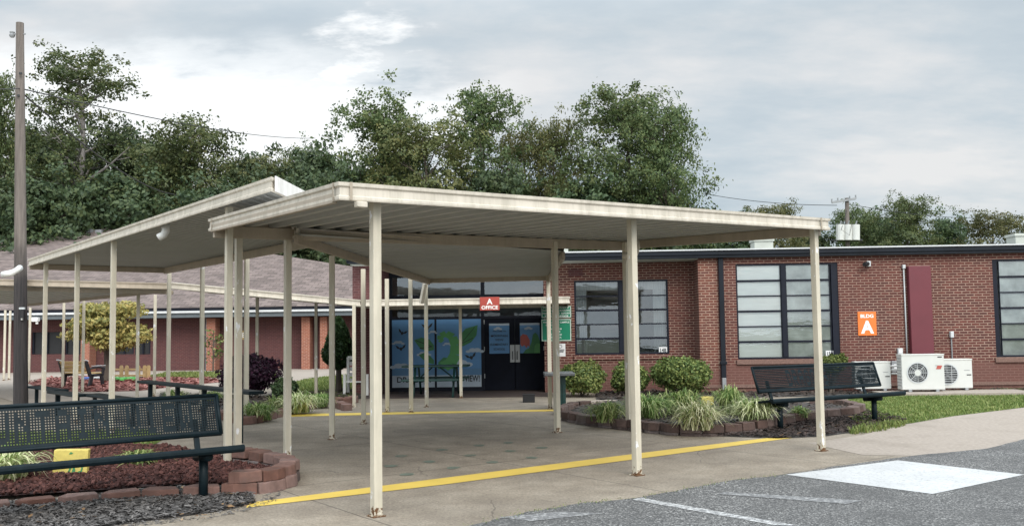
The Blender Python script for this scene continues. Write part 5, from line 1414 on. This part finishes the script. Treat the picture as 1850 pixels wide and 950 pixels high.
# ------------------------------------------------------------------ courtyard furniture
def wood_bench():
    c = P(140, 699, 0); k = FPX / c.y
    t = thing('park_bench', 'black framed park bench with pale pine slats on the red mulch', 'bench', (0, 0, 0))
    Lg = 58 / k * 1.25
    for s in (-1, 1):
        m_ = MB(); x = s * Lg / 2
        m_.bar((x, -.30, 0), (x, -.22, .42), .07, .10); m_.bar((x, .22, 0), (x, .12, .42), .07, .12); m_.bar((x, -.30, .40), (x, .25, .38), .07, .09)
        m_.bar((x, .20, .38), (x, .36, .86), .07, .11); m_.tube([(x, -.36, .60), (x, -.1, .66), (x, .27, .60)], [.045, .045, .035], 8); m_.bar((x, -.27, .4), (x, -.30, .6), .06, .09)
        m_.build('end_frame', M['blackwood'], t, bevel=.01)
        m_ = MB(); m_.box((x, .37, .885), (.10, .16, .035), Matrix.Rotation(.25, 3, 'X')); m_.box((x, -.12, .695), (.085, .5, .02)); m_.build('armrest_cap', M['lgrey'], t, bevel=.006)
    for i in range(4): m_ = MB(); m_.box((0, -.24 + .13 * i, .455), (Lg, .11, .03)); m_.build('seat_slat', M['wood'], t, bevel=.004)
    for i in range(3): m_ = MB(); m_.box((0, .27 + .045 * i, .55 + .125 * i), (Lg, .03, .10), Matrix.Rotation(-.3, 3, 'X')); m_.build('back_slat', M['wood'], t, bevel=.004)
    place(t, c + Vector((0, .3, 0)), R(152)); return t
wood_bench()
def picket():
    a, b = P(198, 684, 0), P(268, 684, 0); c = (a + b) / 2; t = thing('picket_fence', 'short run of pale wooden pickets behind the coloured stones', 'fence', c)
    hs = 24 / (FPX / a.y)
    for u in (.02, .30, .44, .74, .9, 1.0):
        p = lerp(a, b, u); m_ = MB(); w = .07
        m_.ext([p + Vector((-w, 0, 0)), p + Vector((w, 0, 0)), p + Vector((w, 0, hs * .9)), p + Vector((w * .5, 0, hs)), p + Vector((-w * .5, 0, hs)), p + Vector((-w, 0, hs * .9))], Vector((0, .03, 0)))
        m_.build('picket', M['picket'], t)
    for z in (.25, .7): m_ = MB(); m_.bar(a + Vector((0, .05, hs * z)), b + Vector((0, .05, hs * z)), .04, .07); m_.build('rail', M['picket'], t)
picket()
rt = random.Random(9)
for i, (px, py, mt, lb) in enumerate([(158, 687, 'tile_blue', 'blue painted stone, the left one beside the park bench'), (176, 686.5, 'white', 'white painted stone among the coloured ones by the park bench'), (192, 686, 'tile_blue', 'blue painted stone between the white and the green ones'), (205, 687, 'tile_green', 'pale green painted stone in the middle of the coloured row'), (222, 687.5, 'tile_green', 'brightest green painted stone at the right of the coloured row'), (236, 687, 'tile_green', 'last green painted stone before the canopy post')]):
    c = P(px, py, 0); m_ = MB()
    pts = [c + Vector((math.cos(k * .785) * .22 * rt.uniform(.8, 1.2), math.sin(k * .785) * .35 * rt.uniform(.8, 1.2), 0.0)) for k in range(8)]
    m_.prism(pts, .13); tag(m_.build('painted_stone', M[mt], loc=c, bevel=.03), lb, 'stone', 'painted stones')
# white slatted chair left of the entrance
c = P(646, 713, 0); t = thing('slatted_chair', 'white slatted garden chair partly hidden by the canopy posts', 'chair', c)
for i in range(5): m_ = MB(); m_.box(c + Vector((0, .3, .38 + .15 * i)), (.62, .04, .10)); m_.build('back_slat', M['white'], t)
for i in range(3): m_ = MB(); m_.box(c + Vector((0, -.2 + .16 * i, .36)), (.62, .12, .03)); m_.build('seat_slat', M['white'], t)
for x, y in ((-.3, -.25), (.3, -.25), (-.3, .28), (.3, .28)): m_ = MB(); m_.box(c + Vector((x, y, .5 if y > 0 else .28)), (.07, .07, 1.0 if y > 0 else .56)); m_.build('leg', M['white'], t)
# yellow painted stones in the beds
def tile(px0, py0, px1, py1, z, label, marks):
    a = P((px0 + px1) / 2, py1, z); k = FPX / a.y; w, h = (px1 - px0) / k, (py1 - py0) / k
    t = thing('garden_stone', label, 'stone', a)
    m_ = MB(); m_.ext([a + Vector((-w / 2, 0, 0)), a + Vector((w / 2, 0, 0)), a + Vector((w / 2, h * .12, h)), a + Vector((-w / 2, h * .12, h))], Vector((0, .06, .01))); m_.build('slab', M['yellow_tile'], t, bevel=.008)
    if marks:
        g_ = MB()
        def q(u, v): return a + Vector((-w / 2 + w * u, h * .12 * v - .006, h * v))
        for pts in ([(.42, .05), (.48, .06), (.60, .46), (.56, .5), (.5, .32)], [(.55, .05), (.68, .05), (.66, .30), (.6, .34)], [(.72, .06), (.86, .14), (.9, .44), (.86, .46), (.82, .2), (.74, .16)], [(.45, .84), (.5, .93), (.58, .88), (.52, .84)]):
            g_.poly([q(u, v) for u, v in pts])
        g_.build('painted_mark', M['green_print'], t)
tile(94, 814, 156, 859, .05, 'yellow painted stone with green marks, standing behind the seat of the front bench', True)
tile(1268, 717, 1290, 731, .12, 'small yellow stone among the clumps of the right planter', False)

# ------------------------------------------------------------------ far brick wing with the shingle roof
YW = 43.0
def wy(px, py, Y=YW): q = PY(px, py, Y); return q.x, q.z
wing = thing('school_wing', 'low brick wing across the courtyard under a broad hipped shingle roof', 'school', (-20, YW, 0))
xL, xR = wy(-260, 600)[0], wy(700, 600)[0]
zE = wy(400, 560)[1]; zS = wy(400, 574)[1]
m_ = MB(); Yw2 = YW + 1.2
wins = [(60, 132), (148, 172), (208, 232), (232, 270)]
holes = []
for a, b in ((58, 112), (118, 172), (206, 242), (244, 272)):
    x0 = PY(a, 620, Yw2).x; x1 = PY(b, 620, Yw2).x; holes.append((x0, x1, PY(a, 640, Yw2).z, PY(a, 600, Yw2).z))
ss = sorted({xL, xR, *[h[0] for h in holes], *[h[1] for h in holes]}); zs = sorted({0, zE, *[h[2] for h in holes], *[h[3] for h in holes]})
for a, b in zip(ss[:-1], ss[1:]):
    for c_, e in zip(zs[:-1], zs[1:]):
        if any(h[0] <= (a + b) / 2 <= h[1] and h[2] <= (c_ + e) / 2 <= h[3] for h in holes): continue
        m_.poly([(a, Yw2, c_), (b, Yw2, c_), (b, Yw2, e), (a, Yw2, e)])
m_.build('wall', M['brick_dark'], wing)
for h in holes:
    m_ = MB(); m_.poly([(h[0], Yw2 + .1, h[2]), (h[1], Yw2 + .1, h[2]), (h[1], Yw2 + .1, h[3]), (h[0], Yw2 + .1, h[3])]); w_ = m_.build('window', M['black'], wing)
    m_ = MB(); xm = (h[0] + h[1]) / 2
    for x in (h[0] + .04, xm, h[1] - .04): m_.box((x, Yw2 + .06, (h[2] + h[3]) / 2), (.07, .06, h[3] - h[2]))
    m_.build('frame', M['navy'], w_)
for px, w in ((382, .42), (553, .40), (585, .34), (156, .42), (700, .4)):
    x = PY(px, 600, YW + .5).x; m_ = MB(); m_.box((x, YW + .75, zS / 2), (w, .7, zS)); m_.build('pillar', M['brick_orange'], wing)
x = PY(372.5, 600, YW + .3).x; m_ = MB(); m_.box((x, YW + .5, zS / 2), (.15, .12, zS)); m_.build('downspout', M['eave'], wing)
m_ = MB(); m_.box(((xL + xR) / 2, YW + .05, (zE + zS) / 2 - .02), (xR - xL, .1, (zE - zS) * .62)); m_.box(((xL + xR) / 2, YW + .0, zS + .14), (xR - xL, .1, .20)); m_.build('fascia', M['eave'], wing)
m_ = MB(); m_.box(((xL + xR) / 2, YW - .1, zE - .07), (xR - xL + .3, .14, .10)); m_.build('gutter', M['drip'], wing)
m_ = MB(); m_.box(((xL + xR) / 2, YW - .04, zE + .07), (xR - xL + .3, .12, .16)); m_.build('roof_edge', M['navy'], wing)
m_ = MB(); m_.poly([(xL, YW, zS + .03), (xR, YW, zS + .03), (xR, Yw2, zS + .03), (xL, Yw2, zS + .03)]); m_.build('soffit', M['eave'], wing)
# hipped roof
pk = PY(192, 413, 62); eR = wy(1060, 556)[0]; lft = PY(-560, 476, 62)
m_ = MB()
e0 = Vector((lft.x - 8, YW - .15, zE + .12)); e1 = Vector((eR, YW - .15, zE + .12)); rl = Vector((pk.x - 30, 62, PY(0, 433.5, 62).z - 1.2))
ml = PY(0, 433.5, 62)
m_.poly([e0, e1, pk, ml + (ml - pk) * 2.2]); m_.poly([e1, Vector((eR, 84, zE + .12)), pk]); m_.poly([pk, Vector((eR, 84, zE)), Vector((e0.x, 84, zE)), ml + (ml - pk) * 2.2])
m_.build('roof', M['shingle'], wing)
for px, py in ((163, 419), (180, 420)):
    # vents sit on the front slope
    r_ = ray(px, py); n_ = (e1 - e0).cross(pk - e0); tt = n_.dot(e0 - EYE) / n_.dot(r_); q = EYE + r_ * tt
    m_ = MB(); m_.box(q + Vector((0, 0, .06)), (.42, .4, .22)); m_.build('roof_vent', M['grey'], wing)
m_ = MB(); q = PY(63, 577, YW - .3); m_.box(q, (.36, .25, .2)); m_.box(q + Vector((.1, 0, -.16)), (.1, .1, .12)); tag(m_.build('wall_lamp', M['white'], loc=q, bevel=.02), 'white lamp under the eave of the far wing, right of the utility pole', 'lamp')
q = PY(440, 605, Yw2 - .03); t = thing('wall_sign', 'small gold sign on the far brick wing behind the paired posts', 'sign', q)
m_ = MB(); m_.box(q, (.36, .03, .44)); m_.build('panel', M['gold'], t); m_ = MB(); m_.text('E', q + Vector((0, -.02, 0)), (1, 0, 0), (0, 0, 1), h=.24, bold=.03); m_.build('lettering', M['ink'], t)

# ------------------------------------------------------------------ background trees
def tree_proto(seed, H, Wd, base, nlimb, leaves, ls, style, mat, bark='bark'):
    rnd = random.Random(seed); tr = MB(); cr = MB()
    pts = [Vector((0, 0, 0))]; b = Vector((0, 0, 0))
    for i in range(1, 7):
        b = Vector((rnd.gauss(0, .018) * H + b.x, rnd.gauss(0, .012) * H + b.y, H * .90 * i / 6)); pts.append(b)
    tr.tube(pts, [.022 * H * (1 - i / 7.2) * (.8 if H > 15 else 1) for i in range(7)], 8)
    def trunk(z):
        u = max(0, min(.999, z / (H * .90))) * 6; i = int(u); return lerp(pts[i], pts[i + 1], u - i)
    clumps = []
    for i in range(nlimb):
        u = (i + .5) / nlimb; z = H * (base + (1 - base) * u)
        if style == 'round': rw = math.sin(math.pi * min(1, .18 + .80 * u)) ** .6
        elif style == 'broad': rw = math.sin(math.pi * min(1, .30 + .64 * u)) ** .5
        elif style == 'tall': rw = .55 + .45 * math.sin(math.pi * u)
        else: rw = (1 - u) ** .5
        rw *= (1 - .1 * u)
        a = i * 2.399 + rnd.uniform(-.5, .5); rr = Wd / 2 * rw * rnd.uniform(.35, .92)
        tip = trunk(z) + Vector((math.cos(a) * rr, math.sin(a) * rr, rnd.uniform(-.03, .05) * H))
        st = trunk(max(H * base * .7, z - rr * rnd.uniform(.6, 1.1)))
        mid = lerp(st, tip, .5) + Vector((rnd.gauss(0, .03), rnd.gauss(0, .03), .02)) * H * .6
        r0 = .0065 * H * (1 - .6 * u)
        tr.tube([st, mid, tip], [r0, r0 * .65, r0 * .25], 5, cap=False)
        for k in range(rnd.choice((2, 3, 3, 4))):
            p = lerp(mid, tip, rnd.uniform(.35, 1.15)) + Vector((rnd.gauss(0, .034), rnd.gauss(0, .034), rnd.gauss(0, .024))) * H * .9
            tr.tube([lerp(mid, tip, rnd.uniform(.1, .6)), p], [r0 * .35, r0 * .12], 4, cap=False)
            clumps.append((p, rnd.uniform(.6, 1.25)))
    per = leaves // len(clumps)
    for p, s in clumps:
        rx = s * Wd * .115 + .25; rz = rx * .62
        sub = [(Vector((rnd.gauss(0, .8) * rx, rnd.gauss(0, .8) * rx, rnd.gauss(0, .8) * rz))) for _ in range(6)]
        for _ in range(int(per * s)):
            o = rnd.choice(sub) + Vector((rnd.gauss(0, .22) * rx, rnd.gauss(0, .22) * rx, rnd.gauss(0, .25) * rz))
            leafquad(cr, p + o, ls * rnd.uniform(.6, 1.35), rnd, .6, .0, Vector((o.x / rx, o.y / rx, o.z / rz + .35)).normalized() * 1.0)
    root = thing('tree', 'proto', 'tree', (0, 0, 0), 'trees behind the school')
    tr.build('trunk', M[bark], root); cr.build('crown', M[mat], root)
    root['_h'] = H; root['_w'] = Wd
    return root
protos = {
 'round': tree_proto(1, 18, 9.5, .22, 38, 32000, .115, 'round', 'leaf'),
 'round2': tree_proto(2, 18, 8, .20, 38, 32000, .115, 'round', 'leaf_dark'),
 'olive': tree_proto(3, 17, 9.5, .30, 28, 22000, .115, 'broad', 'leaf_olive'),
 'tall': tree_proto(4, 24, 7.5, .30, 36, 22000, .115, 'tall', 'leaf', 'bark_pale'),
 'tall2': tree_proto(5, 20, 7.2, .24, 34, 25000, .115, 'tall', 'leaf'),
 'broad': tree_proto(6, 20, 11, .18, 50, 40000, .12, 'broad', 'leaf'),
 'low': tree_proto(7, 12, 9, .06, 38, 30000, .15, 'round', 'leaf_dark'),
}
used = set()
def tree(kind, px, top, w_px, Y, label, rot=0.0, base_z=0.0):
    pr = protos[kind]; k = FPX / Y
    w_px *= 1.24; x = PY(px, 500, Y).x
    zt = PY(px, top, Y).z; H = zt - base_z; sx = (w_px / k) / pr['_w']
    if kind not in used:
        used.add(kind); o = pr; o.location = (x, Y, base_z); o.rotation_euler = (0, 0, rot); o.scale = (sx, sx, H / pr['_h'])
        o['label'] = label
    else: o = dup(pr, (x, Y, base_z), rot, label, (sx, sx, H / pr['_h']))
    return o
tree('tall', 118, 72, 165, 70, 'tallest thin tree with a pale trunk just right of the wooden utility pole', .4)
tree('round', -18, 118, 120, 66, 'tree whose leaves reach into the photo at the upper left edge', 1.0)
tree('round2', 20, 215, 150, 76, 'dark tree behind the wooden utility pole', 2.1)
tree('round2', 222, 222, 130, 74, 'medium tree between the tallest thin tree and the broad domed tree', 4.0)
tree('round', 345, 208, 205, 68, 'broad domed dark green tree above the shingle roof', .2)
tree('olive', 470, 268, 140, 72, 'lower dull green tree right of the domed tree', 1.3)
tree('round', 548, 255, 110, 78, 'small rounded tree where the overhead wire meets the crowns', 3.2)
tree('tall2', 655, 172, 150, 66, 'upright dark tree left of the olive branching tree', .9)
tree('olive', 785, 203, 195, 64, 'olive brown spreading tree with bare forked limbs in the middle', 2.6)
tree('tall2', 903, 147, 130, 66, 'tall narrow crowned tree highest in the middle of the row', 3.9)
tree('olive', 1003, 196, 130, 68, 'thin tree with sky showing through, left of the big right-hand tree', .3)
tree('broad', 1135, 163, 210, 66, 'biggest broad tree at the right end of the main row', 1.7)
tree('round', 1210, 178, 130, 62, 'dense tree forming the steep right edge of the main row', 5.0)
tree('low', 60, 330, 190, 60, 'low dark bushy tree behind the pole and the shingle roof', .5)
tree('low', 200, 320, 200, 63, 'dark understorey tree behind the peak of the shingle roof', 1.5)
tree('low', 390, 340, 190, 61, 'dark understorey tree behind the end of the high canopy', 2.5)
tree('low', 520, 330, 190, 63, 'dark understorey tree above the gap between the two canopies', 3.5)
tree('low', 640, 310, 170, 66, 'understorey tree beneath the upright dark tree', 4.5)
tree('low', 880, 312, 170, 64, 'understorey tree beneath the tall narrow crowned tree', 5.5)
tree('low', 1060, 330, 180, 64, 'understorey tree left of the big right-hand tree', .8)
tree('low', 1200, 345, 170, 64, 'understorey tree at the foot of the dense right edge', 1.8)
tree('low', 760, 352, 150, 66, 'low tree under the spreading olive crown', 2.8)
tree('low', -70, 300, 200, 60, 'dark bushy tree cut by the left edge of the photo', 2.2)
tree('olive', 1408, 357, 110, 78, 'small olive tree over the right end of the front canopy', 1.1)
tree('low', 1345, 400, 140, 80, 'low tree seen just above the roof right of the main row', 4.1)
tree('round', 1545, 368, 100, 84, 'tree directly behind the transformer pole', 2.0)
tree('round', 1642, 348, 115, 80, 'tallest tree right of the transformer pole', .6)
tree('low', 1470, 410, 110, 86, 'low tree left of the transformer pole behind the canopy corner', 3.0)
tree('low', 1595, 395, 130, 88, 'low tree between the transformer pole and the tallest right tree', 3.6)
tree('low', 1705, 398, 100, 84, 'low tree filling the gap between the two right-hand crowns', 5.1)
tree('olive', 1785, 376, 130, 78, 'rounded thin tree farthest to the right above the roof', 4.4)
tree('low', 1870, 415, 110, 84, 'low tree at the right edge of the photo', .1)
tree('low', 455, 285, 170, 72, 'dark tree filling in under the lower dull green tree', 1.9)
tree('low', 560, 275, 170, 74, 'dark tree beneath the small rounded tree', .7)
tree('round2', 715, 262, 140, 72, 'dark tree between the upright tree and the spreading olive tree', 1.2)
tree('low', 285, 262, 190, 76, 'dark tree filling the dip left of the domed tree', 3.9)
tree('olive', 958, 222, 120, 72, 'olive tree between the tall narrow crown and the thin see-through tree', 2.9)
tree('low', 110, 245, 170, 78, 'dark tree behind the foot of the tallest thin tree', 2.0)
for o in protos.values():
    for k in ('_h', '_w'): del o[k]

# ------------------------------------------------------------------ sky, sun, view
w = bpy.data.worlds.new('World'); sc.world = w; w.use_nodes = True
nt = w.node_tree; nt.nodes.clear()
out = nt.nodes.new('ShaderNodeOutputWorld')
SUN_EL, SUN_AZ = R(38), R(155)      # azimuth measured clockwise from +Y
sky = nt.nodes.new('ShaderNodeTexSky'); sky.sky_type = 'NISHITA'; sky.sun_disc = False
sky.sun_elevation = SUN_EL; sky.sun_rotation = SUN_AZ; sky.air_density = 1.0; sky.dust_density = 2.0
b1 = nt.nodes.new('ShaderNodeBackground'); b1.inputs[1].default_value = SKY_STR; L(nt, sky.outputs[0], b1.inputs[0])
tc = nt.nodes.new('ShaderNodeTexCoord')
d = tc.outputs['Generated']
sep = N(nt, 'ShaderNodeSeparateXYZ'); L(nt, d, sep.inputs[0])
zz = math_(nt, 'ADD', math_(nt, 'MAXIMUM', sep.outputs[2], 0.0), 0.22)
cmb = N(nt, 'ShaderNodeCombineXYZ'); L(nt, math_(nt, 'DIVIDE', sep.outputs[0], zz), cmb.inputs[0]); L(nt, math_(nt, 'DIVIDE', sep.outputs[1], zz), cmb.inputs[1])
def wn(vec, scale, detail, seed, rough=.55):
    mp = N(nt, 'ShaderNodeMapping'); mp.inputs['Location'].default_value = (seed * 3.1, seed * 1.7, seed); mp.inputs['Scale'].default_value = (.75, 1.25, 1); L(nt, vec, mp.inputs[0])
    return noise(nt, mp.outputs[0], scale, detail, rough)
c1 = wn(cmb.outputs[0], .8, 7, 1.0); c2 = wn(cmb.outputs[0], 1.9, 6, 4.0); c3 = wn(cmb.outputs[0], 4.5, 6, 7.0, .6)
base = ramp(nt, math_(nt, 'ADD', math_(nt, 'MULTIPLY', c1, .42), math_(nt, 'ADD', math_(nt, 'MULTIPLY', c2, .36), math_(nt, 'MULTIPLY', c3, .22))), [(0.38, (0.46, 0.55, 0.62)), (0.5, (0.61, 0.675, 0.715)), (0.61, (0.84, 0.835, 0.825))])
gd = ray(430, 190).normalized()
dp = N(nt, 'ShaderNodeVectorMath', operation='DOT_PRODUCT'); L(nt, d, dp.inputs[0]); dp.inputs[1].default_value = gd
gp = math_(nt, 'ADD', dp.outputs['Value'], math_(nt, 'MULTIPLY', math_(nt, 'SUBTRACT', math_(nt, 'ADD', math_(nt, 'MULTIPLY', c2, .5), math_(nt, 'MULTIPLY', c3, .5)), .5), .13))
gap = N(nt, 'ShaderNodeMapRange', interpolation_type='SMOOTHSTEP'); L(nt, gp, gap.inputs[0]); gap.inputs[1].default_value = .962; gap.inputs[2].default_value = .99
band = N(nt, 'ShaderNodeMapRange', interpolation_type='SMOOTHSTEP'); L(nt, math_(nt, 'ADD', sep.outputs[2], math_(nt, 'MULTIPLY', math_(nt, 'SUBTRACT', c3, .5), .12)), band.inputs[0]); band.inputs[1].default_value = .31; band.inputs[2].default_value = .255
gapf = math_(nt, 'MULTIPLY', gap.outputs[0], band.outputs[0])
g2d = ray(655, 118).normalized()
dp2 = N(nt, 'ShaderNodeVectorMath', operation='DOT_PRODUCT'); L(nt, d, dp2.inputs[0]); dp2.inputs[1].default_value = g2d
gp2 = math_(nt, 'ADD', dp2.outputs['Value'], math_(nt, 'MULTIPLY', math_(nt, 'SUBTRACT', c3, .5), .035))
gap2 = N(nt, 'ShaderNodeMapRange', interpolation_type='SMOOTHSTEP'); L(nt, gp2, gap2.inputs[0]); gap2.inputs[1].default_value = .9955; gap2.inputs[2].default_value = 1.0015
gapf = math_(nt, 'MAXIMUM', gapf, gap2.outputs[0])
cl = mix(nt, gapf, base, (1.12, 1.13, 1.12))
zen = N(nt, 'ShaderNodeMapRange'); L(nt, sep.outputs[2], zen.inputs[0]); zen.inputs[1].default_value = .32; zen.inputs[2].default_value = .95; zen.inputs[3].default_value = 1.0; zen.inputs[4].default_value = 2.7
b2 = nt.nodes.new('ShaderNodeBackground'); bk = N(nt, 'ShaderNodeMapRange'); L(nt, sep.outputs[1], bk.inputs[0]); bk.inputs[1].default_value = .25; bk.inputs[2].default_value = -.6; bk.inputs[3].default_value = 1.0; bk.inputs[4].default_value = 2.1
L(nt, math_(nt, 'MULTIPLY', math_(nt, 'MULTIPLY', zen.outputs[0], bk.outputs[0]), CLOUD_STR), b2.inputs[1]); L(nt, cl, b2.inputs[0])
ms = nt.nodes.new('ShaderNodeMixShader'); ms.inputs[0].default_value = .88
L(nt, b1.outputs[0], ms.inputs[1]); L(nt, b2.outputs[0], ms.inputs[2]); L(nt, ms.outputs[0], out.inputs[0])
sd = bpy.data.lights.new('sun', 'SUN'); sd.energy = SUN_STR; sd.angle = R(35); sd.color = (1.0, .95, .87)
so = bpy.data.objects.new('sun', sd); COL.objects.link(so)
dirv = Vector((math.sin(SUN_AZ) * math.cos(SUN_EL), math.cos(SUN_AZ) * math.cos(SUN_EL), math.sin(SUN_EL)))
so.rotation_euler = (-dirv).to_track_quat('-Z', 'Y').to_euler(); so.location = (0, -10, 30)
vs_ = sc.view_settings
sc.display_settings.display_device = 'sRGB'
vs_.view_transform = 'Standard'; vs_.look = 'None'; vs_.exposure = EXPO; vs_.gamma = 1; vs_.use_curve_mapping = False
sc.cycles.max_bounces = 8; sc.cycles.transparent_max_bounces = 24
